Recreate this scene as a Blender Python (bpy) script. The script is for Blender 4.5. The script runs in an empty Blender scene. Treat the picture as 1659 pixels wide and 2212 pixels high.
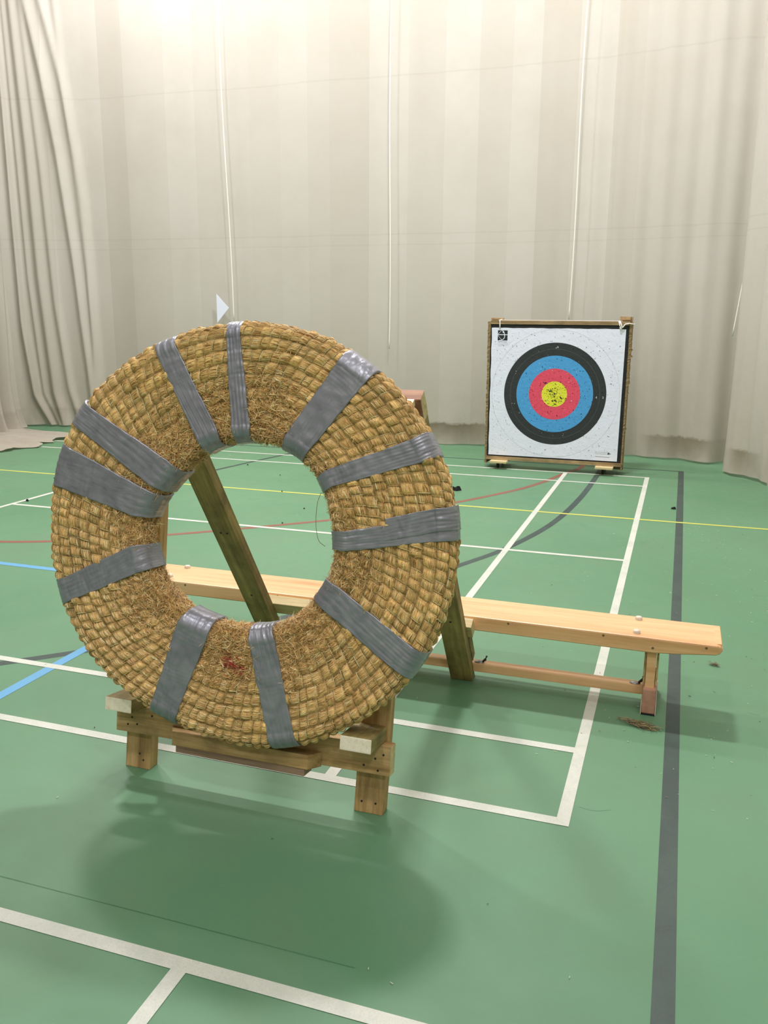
import bpy, bmesh, math, random
import numpy as np
from mathutils import Matrix, Vector
random.seed(7)
rng = np.random.default_rng(11)
sc = bpy.context.scene
COL = sc.collection
rad = math.radians

# ------------------------------------------------------------------ helpers
def tag(o, label=None, cat=None, group=None, kind=None):
    if label: o['label'] = label
    if cat: o['category'] = cat
    if group: o['group'] = group
    if kind: o['kind'] = kind
    return o

def thing(name, label, cat, loc=(0, 0, 0), group=None):
    o = bpy.data.objects.new(name, None); COL.objects.link(o)
    o.location = loc; o.empty_display_size = .1
    return tag(o, label, cat, group)

def origin(o):
    v = Vector((0, 0, 0))
    while o is not None:
        v += o.location; o = o.parent
    return v

def mesh_obj(name, V, F, mats, parent=None, smooth=False, fmat=None, local=False):
    """V in world coordinates; stored relative to the parent's origin."""
    me = bpy.data.meshes.new(name)
    V = np.asarray(V, dtype=np.float64).reshape(-1, 3)
    if parent is not None and not local:
        V = V - np.array(origin(parent))
    me.from_pydata(V.tolist(), [], [list(map(int, f)) for f in F])
    if not isinstance(mats, (list, tuple)): mats = [mats]
    for m in mats: me.materials.append(m)
    if fmat is not None:
        me.polygons.foreach_set('material_index', np.asarray(fmat, dtype=np.int32))
    if smooth:
        me.polygons.foreach_set('use_smooth', np.ones(len(me.polygons), dtype=bool))
    me.update()
    o = bpy.data.objects.new(name, me); COL.objects.link(o)
    if parent is not None: o.parent = parent
    return o

def fast_quads(name, V, Q, mats, parent=None, smooth=True, col=None, uv=None):
    """big quad meshes from numpy arrays"""
    V = np.asarray(V, dtype=np.float32).reshape(-1, 3)
    if parent is not None:
        V = V - np.array(origin(parent), dtype=np.float32)
    Q = np.asarray(Q, dtype=np.int32).reshape(-1, 4)
    me = bpy.data.meshes.new(name)
    me.vertices.add(len(V)); me.vertices.foreach_set('co', V.ravel())
    me.loops.add(len(Q) * 4); me.loops.foreach_set('vertex_index', Q.ravel())
    me.polygons.add(len(Q))
    me.polygons.foreach_set('loop_start', np.arange(0, len(Q) * 4, 4, dtype=np.int32))
    me.polygons.foreach_set('loop_total', np.full(len(Q), 4, dtype=np.int32))
    me.polygons.foreach_set('use_smooth', np.full(len(Q), smooth, dtype=bool))
    me.update(calc_edges=True)
    if not isinstance(mats, (list, tuple)): mats = [mats]
    for m in mats: me.materials.append(m)
    if col is not None:
        a = me.color_attributes.new('tint', 'FLOAT_COLOR', 'POINT')
        c = np.ones((len(V), 4), dtype=np.float32); c[:, :3] = col
        a.data.foreach_set('color', c.ravel())
    if uv is not None:
        l = me.uv_layers.new(name='UVMap')
        l.data.foreach_set('uv', np.asarray(uv, dtype=np.float32)[Q.ravel()].ravel())
    me.validate()
    o = bpy.data.objects.new(name, me); COL.objects.link(o)
    if parent is not None: o.parent = parent
    return o

def grid_quads(nu, nv, wrap_u=False):
    I = np.arange(nu if wrap_u else nu - 1)[:, None]; J = np.arange(nv - 1)[None, :]
    I2 = (I + 1) % nu
    return np.stack([I * nv + J, I2 * nv + J, I2 * nv + J + 1, I * nv + J + 1], -1).reshape(-1, 4)

def beam(name, parent, mats, O, X, Y, Z, lx, ly, lz, bevel=.003, ends=None, taper=None):
    """box whose corner is O; X,Y,Z unit axes; x is the grain direction.
    mats: [side] or [side,end]; ends: set of '-','+' that carry the end material"""
    if not isinstance(mats, (list, tuple)): mats = [mats]
    bm = bmesh.new()
    bmesh.ops.create_cube(bm, size=1)
    for v in bm.verts:
        v.co = Vector((v.co.x * lx, v.co.y * ly, v.co.z * lz))
        if taper: taper(v.co)
    if bevel:
        bmesh.ops.bevel(bm, geom=bm.edges[:], offset=bevel, segments=2, affect='EDGES', profile=.7)
    bm.normal_update()
    if ends and len(mats) > 1:
        for f in bm.faces:
            if ('+' in ends and f.normal.x > .6) or ('-' in ends and f.normal.x < -.6):
                f.material_index = 1
    me = bpy.data.meshes.new(name); bm.to_mesh(me); bm.free()
    for m in mats: me.materials.append(m)
    o = bpy.data.objects.new(name, me); COL.objects.link(o)
    X, Y, Z, O = map(Vector, (X, Y, Z, O))
    c = O + X * lx / 2 + Y * ly / 2 + Z * lz / 2
    if parent is not None:
        o.parent = parent; c = c - origin(parent)
    M = Matrix((X, Y, Z)).transposed().to_4x4(); M.translation = c
    o.matrix_basis = M
    return o

def reparent(o, part):
    """make o (now a child of the same thing as part) a sub-part of part"""
    m = part.matrix_basis.inverted() @ o.matrix_basis
    o.parent = part; o.matrix_basis = m
    return o

def lathe(profile, n=24):
    V = []; F = []
    m = len(profile)
    for i in range(n):
        a = 2 * math.pi * i / n
        for r, z in profile: V.append((r * math.cos(a), r * math.sin(a), z))
    for i in range(n):
        for j in range(m - 1):
            F.append((i * m + j, ((i + 1) % n) * m + j, ((i + 1) % n) * m + j + 1, i * m + j + 1))
    return V, F

def tube(pts, r, n=8, caps=True):
    pts = [Vector(p) for p in pts]; V = []; F = []
    up = Vector((0, 0, 1))
    for i, p in enumerate(pts):
        t = (pts[min(i + 1, len(pts) - 1)] - pts[max(i - 1, 0)]).normalized()
        a = t.cross(up if abs(t.z) < .9 else Vector((1, 0, 0))).normalized(); b = t.cross(a)
        rr = r[i] if isinstance(r, (list, tuple)) else r
        for k in range(n):
            an = 2 * math.pi * k / n
            V.append(p + (a * math.cos(an) + b * math.sin(an)) * rr)
    for i in range(len(pts) - 1):
        for k in range(n):
            F.append((i * n + k, i * n + (k + 1) % n, (i + 1) * n + (k + 1) % n, (i + 1) * n + k))
    if caps:
        F.append(tuple(range(n - 1, -1, -1))); F.append(tuple((len(pts) - 1) * n + k for k in range(n)))
    return V, F

def merge(parts):
    V = []; F = []; M = []
    for i, (v, f) in enumerate(parts):
        o = len(V); V += [tuple(x) for x in v]; F += [tuple(k + o for k in q) for q in f]; M += [i] * len(f)
    return V, F, M

# ------------------------------------------------------------------ materials
def srgb(r, g, b):
    f = lambda c: (c / 255 / 12.92) if c / 255 <= .04045 else ((c / 255 + .055) / 1.055) ** 2.4
    return (f(r), f(g), f(b), 1)

class NT:
    def __init__(s, name):
        s.m = bpy.data.materials.new(name); s.m.use_nodes = True
        s.t = s.m.node_tree; s.n = s.t.nodes; s.l = s.t.links
        s.b = s.n['Principled BSDF']; s.out = s.n['Material Output']
    def node(s, typ, **kw):
        n = s.n.new(typ)
        for k, v in kw.items():
            if k.startswith('_'): setattr(n, k[1:], v)
            else: n.inputs[k.replace('__', ' ')].default_value = v
        return n
    def link(s, a, b): s.l.new(a, b)
    def coords(s, kind='Object', scale=(1, 1, 1), loc=(0, 0, 0)):
        c = s.node('ShaderNodeTexCoord'); m = s.node('ShaderNodeMapping')
        m.inputs['Scale'].default_value = scale; m.inputs['Location'].default_value = loc
        s.link(c.outputs[kind], m.inputs['Vector']); return m.outputs['Vector']
    def noise(s, vec, scale=5, detail=4, rough=.55, dist=0.):
        n = s.node('ShaderNodeTexNoise'); n.inputs['Scale'].default_value = scale
        n.inputs['Detail'].default_value = detail; n.inputs['Roughness'].default_value = rough
        n.inputs['Distortion'].default_value = dist
        s.link(vec, n.inputs['Vector']); return n.outputs['Fac']
    def ramp(s, fac, stops, interp='LINEAR'):
        r = s.node('ShaderNodeValToRGB'); cr = r.color_ramp; cr.interpolation = interp
        while len(cr.elements) > 1: cr.elements.remove(cr.elements[-1])
        cr.elements[0].position = stops[0][0]; cr.elements[0].color = stops[0][1]
        for p, c in stops[1:]:
            e = cr.elements.new(p); e.color = c
        s.link(fac, r.inputs['Fac']); return r.outputs['Color']
    def mix(s, fac, a, b, mode='MIX'):
        n = s.node('ShaderNodeMix'); n.data_type = 'RGBA'; n.blend_type = mode
        for i, x in ((0, fac), (6, a), (7, b)):
            if isinstance(x, (int, float)): n.inputs[i].default_value = x
            elif isinstance(x, tuple): n.inputs[i].default_value = x
            else: s.link(x, n.inputs[i])
        return n.outputs[2]
    def math(s, op, a, b=0.):
        n = s.node('ShaderNodeMath'); n.operation = op
        for i, x in ((0, a), (1, b)):
            if isinstance(x, (int, float)): n.inputs[i].default_value = x
            else: s.link(x, n.inputs[i])
        return n.outputs[0]
    def bump(s, h, strength=.3, dist=.002):
        n = s.node('ShaderNodeBump'); n.inputs['Strength'].default_value = strength
        n.inputs['Distance'].default_value = dist
        s.link(h, n.inputs['Height']); s.link(n.outputs['Normal'], s.b.inputs['Normal'])
    def set(s, **kw):
        for k, v in kw.items():
            k = k.replace('_', ' ')
            if isinstance(v, (int, float, tuple)): s.b.inputs[k].default_value = v
            else: s.link(v, s.b.inputs[k])
        return s.m

def g(v): return (v, v, v, 1)
BLK = (0, 0, 0, 1); WHT = (1, 1, 1, 1)

def wood(name, light, mid, dark, grain=1., rough=.65, stain=None, knots=.5):
    t = NT(name)
    info = t.node('ShaderNodeObjectInfo')
    c = t.node('ShaderNodeTexCoord'); m = t.node('ShaderNodeMapping')
    add = t.node('ShaderNodeVectorMath'); add.operation = 'ADD'
    sc_ = t.node('ShaderNodeVectorMath'); sc_.operation = 'SCALE'; sc_.inputs[3].default_value = 13.
    cmb = t.node('ShaderNodeCombineXYZ')
    for i in range(3): t.link(info.outputs['Random'], cmb.inputs[i])
    t.link(cmb.outputs[0], sc_.inputs[0]); t.link(c.outputs['Object'], add.inputs[0]); t.link(sc_.outputs[0], add.inputs[1])
    t.link(add.outputs[0], m.inputs['Vector'])
    m.inputs['Scale'].default_value = (.9 * grain, 14 * grain, 14 * grain)
    v = m.outputs['Vector']
    n1 = t.noise(v, 2.2, 6, .6, .6)
    n2 = t.noise(v, 11, 4, .6)
    base = t.ramp(n1, [(.3, dark), (.47, mid), (.62, light), (.75, mid)])
    base = t.mix(.22, base, t.ramp(n2, [(.35, dark), (.6, light)]))
    m2 = t.node('ShaderNodeMapping'); m2.inputs['Scale'].default_value = (7, 16, 16); t.link(add.outputs[0], m2.inputs['Vector'])
    n3 = t.noise(m2.outputs['Vector'], 1., 3, .5)
    k = t.ramp(n3, [(.68, BLK), (.76, g(knots))])
    base = t.mix(k, base, (dark[0] * .5, dark[1] * .5, dark[2] * .5, 1))
    if stain:
        m3 = t.node('ShaderNodeMapping'); m3.inputs['Scale'].default_value = (5, 5, 5); t.link(add.outputs[0], m3.inputs['Vector'])
        n4 = t.noise(m3.outputs['Vector'], 1.3, 5, .6)
        base = t.mix(t.ramp(n4, [(.44, BLK), (.68, g(.62))]), base, stain)
    t.bump(n2, .25, .001)
    return t.set(Base_Color=base, Roughness=rough)

M = {}
M['timber'] = wood('treated_timber', srgb(214, 178, 124), srgb(190, 152, 98), srgb(142, 108, 62), stain=srgb(122, 102, 62))
M['green_timber'] = wood('green_treated_timber', srgb(178, 158, 100), srgb(150, 132, 78), srgb(110, 98, 54), stain=srgb(80, 70, 38))
M['red_timber'] = wood('reddish_timber', srgb(196, 152, 122), srgb(166, 122, 96), srgb(120, 84, 64))
M['grey_timber'] = wood('weathered_brown_timber', srgb(178, 148, 124), srgb(150, 122, 98), srgb(108, 84, 66))
M['pine'] = wood('varnished_pine', srgb(238, 196, 146), srgb(229, 180, 128), srgb(206, 150, 98), grain=.6, rough=.38, knots=.1)
M['sawn_end'] = wood('pale_sawn_end_grain', srgb(255, 246, 226), srgb(250, 238, 212), srgb(232, 214, 182), grain=2, knots=.0)
M['pale_timber'] = wood('pale_new_timber', srgb(222, 204, 158), srgb(206, 186, 136), srgb(176, 152, 102))
M['frame_timber'] = wood('brown_frame_timber', srgb(190, 164, 122), srgb(160, 134, 94), srgb(118, 94, 60), stain=srgb(104, 82, 54))

def plain(name, col, rough=.5, metal=0., spec=.5):
    t = NT(name); return t.set(Base_Color=col, Roughness=rough, Metallic=metal, Specular_IOR_Level=spec)
M['steel'] = plain('zinc_steel', srgb(150, 150, 148), .35, .9)
M['plug'] = plain('wood_plug', srgb(120, 98, 64), .7)
M['dark_steel'] = plain('dark_steel', srgb(70, 68, 64), .4, .8)
M['screw_dark'] = plain('screw_hole', srgb(38, 32, 24), .7)
M['rubber_white'] = plain('cream_rubber', srgb(226, 208, 190), .45)
M['rubber_pink'] = None
M['black_rubber'] = plain('black_rubber', srgb(22, 24, 25), .8)
M['cord'] = plain('white_cord', srgb(244, 240, 230), .8)
M['foam'] = None

t = NT('pink_rubber'); v = t.coords('Object', (30, 30, 30))
M['rubber_pink'] = t.set(Base_Color=t.mix(t.ramp(t.noise(v, 1.5), [(.4, BLK), (.7, g(.5))]), srgb(196, 146, 124), srgb(158, 116, 92)), Roughness=.55)
t = NT('black_foam'); v = t.coords('Object', (1, 1, 1)); n = t.noise(v, 40, 5, .7)
t.bump(n, .6, .004); M['foam'] = t.set(Base_Color=t.ramp(n, [(.3, srgb(24, 24, 24)), (.8, srgb(44, 44, 42))]), Roughness=.9)
t = NT('frayed_board_edge'); v = t.coords('Object', (3, 3, 30)); n = t.noise(v, 9, 6, .7)
t.bump(n, .9, .006); M['fray'] = t.set(Base_Color=t.ramp(n, [(.25, srgb(92, 74, 48)), (.5, srgb(146, 122, 84)), (.75, srgb(180, 156, 114))]), Roughness=.95)

# floor paint
def floor_mat(name, base, var, specks=True):
    t = NT(name)
    v = t.coords('Object', (1, 1, 1))
    big = t.noise(v, .55, 3, .5); mid = t.noise(v, 2.3, 5, .6, .4); fine = t.noise(v, 60, 3, .6)
    c = t.mix(t.ramp(big, [(.35, BLK), (.65, WHT)]), base, var)
    c = t.mix(t.math('MULTIPLY', t.ramp(mid, [(.45, BLK), (.72, WHT)]), .22), c, srgb(118, 124, 96))
    if specks:
        v2 = t.coords('Object', (1, 1, 1), (3.1, 1.7, 0))
        sm = t.noise(v2, 1.1, 6, .75, 1.2)
        c = t.mix(t.ramp(sm, [(.66, BLK), (.7, g(.25)), (.8, g(.35))]), c, srgb(120, 110, 70))
    c = t.mix(t.math('MULTIPLY', fine, .12), c, srgb(70, 100, 74))
    v3 = t.coords('Object', (1, 1, 1)); grit = t.noise(v3, 420, 2, .5)
    t.bump(grit, .12, .0006)
    r = t.ramp(mid, [(.3, g(.42)), (.7, g(.58))])
    return t.set(Base_Color=c, Roughness=r, Specular_IOR_Level=.45)
M['floor'] = floor_mat('green_sports_floor', srgb(101, 143, 108), srgb(88, 134, 98))
def line_mat(name, col, worn, amt=.5):
    t = NT(name); v = t.coords('Object', (1, 1, 1))
    n = t.noise(v, 4.5, 6, .7); f = t.noise(v, 230, 2, .6)
    c = t.mix(t.math('MULTIPLY', t.ramp(n, [(.42, BLK), (.72, WHT)]), amt), col, worn)
    c = t.mix(t.math('MULTIPLY', t.ramp(f, [(.45, BLK), (.75, WHT)]), .35), c, worn)
    t.bump(f, .1, .0006)
    return t.set(Base_Color=c, Roughness=.5, Specular_IOR_Level=.45)
M['white_line'] = line_mat('white_line_paint', srgb(210, 210, 198), srgb(160, 174, 158))
M['yellow_line'] = line_mat('yellow_line_paint', srgb(200, 200, 96), srgb(160, 176, 88), .35)
M['red_line'] = line_mat('red_line_paint', srgb(142, 80, 68), srgb(112, 104, 82), .7)
M['black_line'] = line_mat('black_line_paint', srgb(54, 68, 64), srgb(72, 92, 80), .5)
M['blue_line'] = line_mat('blue_line_paint', srgb(98, 160, 204), srgb(96, 156, 180), .4)
M['seam'] = line_mat('floor_seam', srgb(74, 116, 82), srgb(86, 134, 96), .7)

# curtain cloth: diffuse + translucent weave
def cloth(name, tint=(1, 1, 1)):
    t = NT(name)
    uvn = t.node('ShaderNodeUVMap'); uvn.uv_map = 'UVMap'
    sep = t.node('ShaderNodeSeparateXYZ'); t.link(uvn.outputs['UV'], sep.inputs[0])
    s, z = sep.outputs[0], sep.outputs[1]
    obj = t.coords('Object', (1, 1, 1))
    # woven drops of slightly different tone
    cm = t.node('ShaderNodeCombineXYZ'); t.link(t.math('MULTIPLY', s, 1.0), cm.inputs[0])
    n0 = t.noise(cm.outputs[0], 1.3, 2, .5)
    vor = t.node('ShaderNodeTexVoronoi'); vor.voronoi_dimensions = '1D'; vor.feature = 'F1'
    vor.inputs['Scale'].default_value = 2.6; t.link(s, vor.inputs['W'])
    sepc = t.node('ShaderNodeSeparateColor'); t.link(vor.outputs['Color'], sepc.inputs[0])
    drop = sepc.outputs[0]
    c = t.mix(drop, srgb(205, 200, 190), srgb(217, 213, 205))
    # dirt blotches, spots heavier towards the hem, and shade painted in low down
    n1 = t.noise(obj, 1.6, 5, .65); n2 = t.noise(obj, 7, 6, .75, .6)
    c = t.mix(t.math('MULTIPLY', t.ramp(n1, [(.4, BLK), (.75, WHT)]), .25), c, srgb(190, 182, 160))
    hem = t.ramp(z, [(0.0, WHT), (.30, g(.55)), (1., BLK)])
    low_shade = t.math('MULTIPLY', t.ramp(t.math('MULTIPLY', t.math('ADD', z, t.math('MULTIPLY', n1, 1.2)), .4), [(.12, g(.5)), (.9, BLK)]), t.ramp(n2, [(.3, g(.6)), (.6, WHT)]))  # lower curtain's shade painted into the cloth as a noise-edged tint
    c = t.mix(low_shade, c, srgb(172, 157, 130))
    hz = t.math('ADD', z, t.math('MULTIPLY', t.math('SUBTRACT', n2, .5), .12))
    edge = t.ramp(hz, [(0., g(.1)), (.06, g(.35)), (.20, g(.75)), (.24, g(.9)), (.27, BLK)])
    c = t.mix(t.math('MULTIPLY', edge, t.ramp(t.math('MULTIPLY', s, .1), [(.52, BLK), (.56, WHT), (.625, WHT), (.65, BLK), (.815, BLK), (.83, g(.6)), (.865, g(.6)), (.88, BLK)])), c, srgb(122, 110, 88))
    c = t.mix(t.math('MULTIPLY', edge, t.ramp(n0, [(.48, g(.08)), (.6, WHT)])), c, srgb(146, 134, 112))
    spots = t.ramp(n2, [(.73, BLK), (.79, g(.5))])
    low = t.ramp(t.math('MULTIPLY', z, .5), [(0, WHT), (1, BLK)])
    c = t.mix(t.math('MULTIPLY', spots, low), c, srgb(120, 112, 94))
    weave = t.node('ShaderNodeTexNoise'); weave.inputs['Scale'].default_value = 1.; weave.inputs['Detail'].default_value = 2
    mp = t.node('ShaderNodeMapping'); mp.inputs['Scale'].default_value = (260, 16, 1); t.link(uvn.outputs['UV'], mp.inputs['Vector'])
    t.link(mp.outputs['Vector'], weave.inputs['Vector'])
    mp2 = t.node('ShaderNodeMapping'); mp2.inputs['Scale'].default_value = (12, 220, 1); t.link(uvn.outputs['UV'], mp2.inputs['Vector'])
    w2 = t.node('ShaderNodeTexNoise'); w2.inputs['Detail'].default_value = 2; w2.inputs['Scale'].default_value = 1.
    t.link(mp2.outputs['Vector'], w2.inputs['Vector'])
    w = t.math('ADD', weave.outputs['Fac'], w2.outputs['Fac'])
    c = t.mix(t.math('MULTIPLY', t.ramp(w, [(.35, BLK), (.75, WHT)]), .10), c, srgb(176, 166, 146))
    # two stitched horizontal seams
    for zz, wd in ((2.385, .008), (2.27, .006), (4.05, .009)):
        wob = t.math('ADD', z, t.math('MULTIPLY', n1, .03))
        d = t.math('ABSOLUTE', t.math('SUBTRACT', wob, zz + .015))
        c = t.mix(t.math('MULTIPLY', t.math('LESS_THAN', d, wd), .09), c, srgb(140, 132, 116))
    c = t.mix(1., c, tint + (1,), 'MULTIPLY')
    t.bump(w, .15, .001)
    t.set(Base_Color=c, Roughness=.95, Specular_IOR_Level=.1)
    tr = t.node('ShaderNodeBsdfTranslucent'); t.link(c, tr.inputs['Color'])
    mx = t.node('ShaderNodeMixShader'); mx.inputs[0].default_value = .28
    t.link(t.b.outputs[0], mx.inputs[1]); t.link(tr.outputs[0], mx.inputs[2])
    t.link(mx.outputs[0], t.out.inputs['Surface'])
    return t.m
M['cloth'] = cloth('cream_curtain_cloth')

def wallmat(name, col):
    t = NT(name); v = t.coords('Object', (1, 1, 1)); n = t.noise(v, 3, 5, .6)
    return t.set(Base_Color=t.mix(t.math('MULTIPLY', n, .3), col, (col[0] * .7, col[1] * .7, col[2] * .7, 1)), Roughness=.85)
M['wall'] = wallmat('painted_wall', srgb(206, 202, 190)); M['ceiling'] = wallmat('ceiling_paint', srgb(200, 200, 196))

# ------------------------------------------------------------------ room shell
def quadstruct(name, V, m):
    return tag(mesh_obj(name, V, [(0, 1, 2, 3)], m), kind='structure')
X0, X1, Y0, Y1, ZC = -9., 5., -10., 9.2, 7.4
def slab(name, lo, hi, m):
    (x0, y0, z0), (x1, y1, z1) = lo, hi
    V = [(x, y, z) for x in (x0, x1) for y in (y0, y1) for z in (z0, z1)]
    F = [(0, 1, 3, 2), (4, 6, 7, 5), (0, 4, 5, 1), (2, 3, 7, 6), (0, 2, 6, 4), (1, 5, 7, 3)]
    return tag(mesh_obj(name, V, F, m), kind='structure')
slab('wall_back', (X0, Y1, 0), (X1, Y1 + .2, ZC), M['wall'])
slab('wall_front', (X0, Y0 - .2, 0), (X1, Y0, ZC), M['wall'])
slab('wall_left', (X0 - .2, Y0 - .2, 0), (X0, Y1 + .2, ZC), M['wall'])
slab('wall_right', (X1, Y0 - .2, 0), (X1 + .2, Y1 + .2, ZC), M['wall'])
slab('ceiling', (X0, Y0, ZC), (X1, Y1, ZC + .2), M['ceiling'])

# floor slab with painted lines
FV = []; FF = []; FM = []
def addpoly(pts, z, mi):
    o = len(FV); FV.extend([(x, y, z) for x, y in pts]); FF.append(tuple(range(o, o + len(pts)))); FM.append(mi)
def rect(x0, x1, y0, y1, z, mi): addpoly([(x0, y0), (x1, y0), (x1, y1), (x0, y1)], z, mi)
o = len(FV)
FV += [(x, y, z) for x in (X0, X1) for y in (Y0, Y1) for z in (-.15, 0)]
FF += [(o + a, o + b, o + c, o + d) for a, b, c, d in ((0, 1, 3, 2), (4, 6, 7, 5), (0, 4, 5, 1), (2, 3, 7, 6), (0, 2, 6, 4), (1, 5, 7, 3))]; FM += [0] * 6
def spline(P, n=14):
    P = [np.array(p, float) for p in P]; P = [2 * P[0] - P[1]] + P + [2 * P[-1] - P[-2]]; out = []
    for i in range(1, len(P) - 2):
        for k in range(n):
            t_ = k / n; a, b, c, d = P[i - 1:i + 3]
            out.append(.5 * ((2 * b) + (-a + c) * t_ + (2 * a - 5 * b + 4 * c - d) * t_ ** 2 + (-a + 3 * b - 3 * c + d) * t_ ** 3))
    out.append(P[-2]); return out
def strip(P, w, z, mi, n=14):
    C = spline(P, n)
    L = []; R = []
    for i, c in enumerate(C):
        tv = C[min(i + 1, len(C) - 1)] - C[max(i - 1, 0)]; tv = tv / np.hypot(*tv); nn = np.array([-tv[1], tv[0]])
        L.append(c + nn * w / 2); R.append(c - nn * w / 2)
    for i in range(len(C) - 1): addpoly([tuple(R[i]), tuple(R[i + 1]), tuple(L[i + 1]), tuple(L[i])], z, mi)
WH, YE, RE, BK, BL, SE = 1, 2, 3, 4, 5, 6
# black hall lines
rect(.258, .309, Y0, 6.575, .0004, BK); rect(-8., .309, 6.54, 6.575, .0005, BK)
strip([(-3.6, -.35), (-2.95, .02), (-2.49, .42), (-1.78, 1.14), (-1.32, 1.78), (-.98, 2.58), (-.78, 3.1), (-.60, 3.9), (-.51, 4.9), (-.48, 5.96), (-.48, 6.54)], .05, .0006, BK)
strip([(-4.15, 4.2), (-4.0, 5.06), (-3.88, 5.7), (-3.70, 6.54)], .045, .0007, BK)
# red arc
strip([(-5.6, 1.95), (-4.6, 1.96), (-3.98, 2.08), (-3.5, 2.3), (-3.05, 2.62), (-2.69, 2.93), (-2.17, 3.42), (-1.75, 3.9), (-1.42, 4.4), (-1.1, 5.0), (-.93, 5.45), (-.79, 6.0), (-.68, 6.4), (-.66, 6.9)], .05, .0008, RE)
# blue corner
rect(-2.27, -2.22, -6, 1.70, .0009, BL); rect(-6.5, -2.22, 1.65, 1.70, .0010, BL)
# yellow line
rect(X0, X1, 4.233, 4.270, .0012, YE)
# white badminton court
for a, b_ in ((0, .04), (.46, .50), (5.60, 5.64), (6.06, 6.10)): rect(-8., 0, a, b_, .0014, WH)
rect(-4.74, 0, 3.03, 3.07, .0014, WH)
rect(-.04, 0, 0, 6.10, .0015, WH); rect(-.80, -.76, 0, 6.10, .0015, WH); rect(-4.76, -4.72, 0, 6.10, .0015, WH)
rect(-8., 0, -.888, -.846, .0014, WH)
rect(-.80, -.76, -6.9, -.888, .0015, WH); rect(-.04, 0, -6.9, -.846, .0015, WH); rect(-8., 0, -1.35, -1.31, .0014, WH)
rect(-1.6, -.40, -.745, -.742, .0006, SE)
scr = random.Random(5)
for k in range(34):   # short scuffs in the paint
    x0 = scr.uniform(-3.2, 1.0); y0 = scr.uniform(-.9, 5.5); a_ = scr.gauss(-.25, .7); l_ = scr.uniform(.03, .14)
    if -1.8 < x0 < -.2 and -.3 < y0 < 1.2: continue
    strip([(x0, y0), (x0 + l_ * .5 * math.cos(a_), y0 + l_ * .5 * math.sin(a_)), (x0 + l_ * math.cos(a_ + .3), y0 + l_ * math.sin(a_ + .3))], scr.uniform(.002, .005), .0003, SE, 4)
tag(mesh_obj('floor', FV, FF, [M['floor'], M['white_line'], M['yellow_line'], M['red_line'], M['black_line'], M['blue_line'], M['seam']], fmat=FM), kind='structure')

# ------------------------------------------------------------------ curtains
def curtain(name, path, foldfn, label, H=7.0, ds=.018, nz=110, pool=None, hem=0.015, soff=0.):
    P = spline(path, 24); P = np.array(P)
    d = np.r_[0, np.cumsum(np.hypot(*np.diff(P, axis=0).T))]
    n = int(d[-1] / ds); s = np.linspace(0, d[-1], n)
    x = np.interp(s, d, P[:, 0]); y = np.interp(s, d, P[:, 1])
    tx = np.gradient(x, s); ty = np.gradient(y, s); k = np.hypot(tx, ty); nx, ny = ty / k, -tx / k
    zz = hem + (H - hem) * np.linspace(0, 1, nz) ** 1.6
    rows = []
    if pool is not None:
        for q in np.linspace(1, 0, 9)[:-1]:
            off = q * pool(s)
            f = foldfn(s, np.zeros_like(s)) * (1 - .6 * q)
            zc = .012 + .018 * (1 + np.sin(s * 31 + q * 4)) * (1 - q) + .012 * (1 + np.sin(s * 17 + q * 9)) * q * np.clip(pool(s) * 6, 0, 1)
            rows.append((f + off, zc, -q * pool(s)))
    for z in zz:
        rows.append((foldfn(s, np.full_like(s, z)), np.full_like(s, z) + hem * .8 * np.sin(s * 3.1) * math.exp(-z * 8), z + 0 * s))
    V = []; UV = []
    for f, zc, w in rows:
        V.append(np.stack([x + nx * f, y + ny * f, zc], -1)); UV.append(np.stack([s + soff, w], -1))
    V = np.stack(V, 1).reshape(-1, 3); UV = np.stack(UV, 1).reshape(-1, 2)
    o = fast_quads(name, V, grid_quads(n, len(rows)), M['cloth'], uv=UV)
    return tag(o, label, 'curtain')
sg = lambda s, c, w: 1 / (1 + np.exp(-(s - c) / w))
CREASES = [([(5.2, -7.55), (4.36, -7.40), (3.44, -7.27), (2.16, -7.14), (1.34, -7.08), (.75, -7.03), (0, -6.98)], .055, .050),
           ([(5.2, -7.37), (4.71, -7.26), (4.13, -7.14), (3.43, -7.04), (2.88, -6.99), (2.0, -6.95)], .050, .032),
           ([(5.2, -7.93), (2.97, -7.92), (1.34, -7.90), (.42, -7.79), (0, -7.60)], .05, .060),
           ([(5.2, -7.72), (3.46, -7.65), (1.93, -7.62), (.43, -7.53), (0, -7.42)], .06, .050),
           ([(5.2, -7.83), (3.2, -7.79), (1.9, -7.77), (.43, -7.68), (0, -7.5)], .03, .030),
           ([(5.2, -7.62), (3.2, -7.50), (1.6, -7.44), (.5, -7.33), (0, -7.2)], .045, .030),
           ([(5.2, -7.2), (2.2, -7.0), (1.2, -6.93), (.5, -6.90), (0, -6.88)], .045, .016)]
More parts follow.
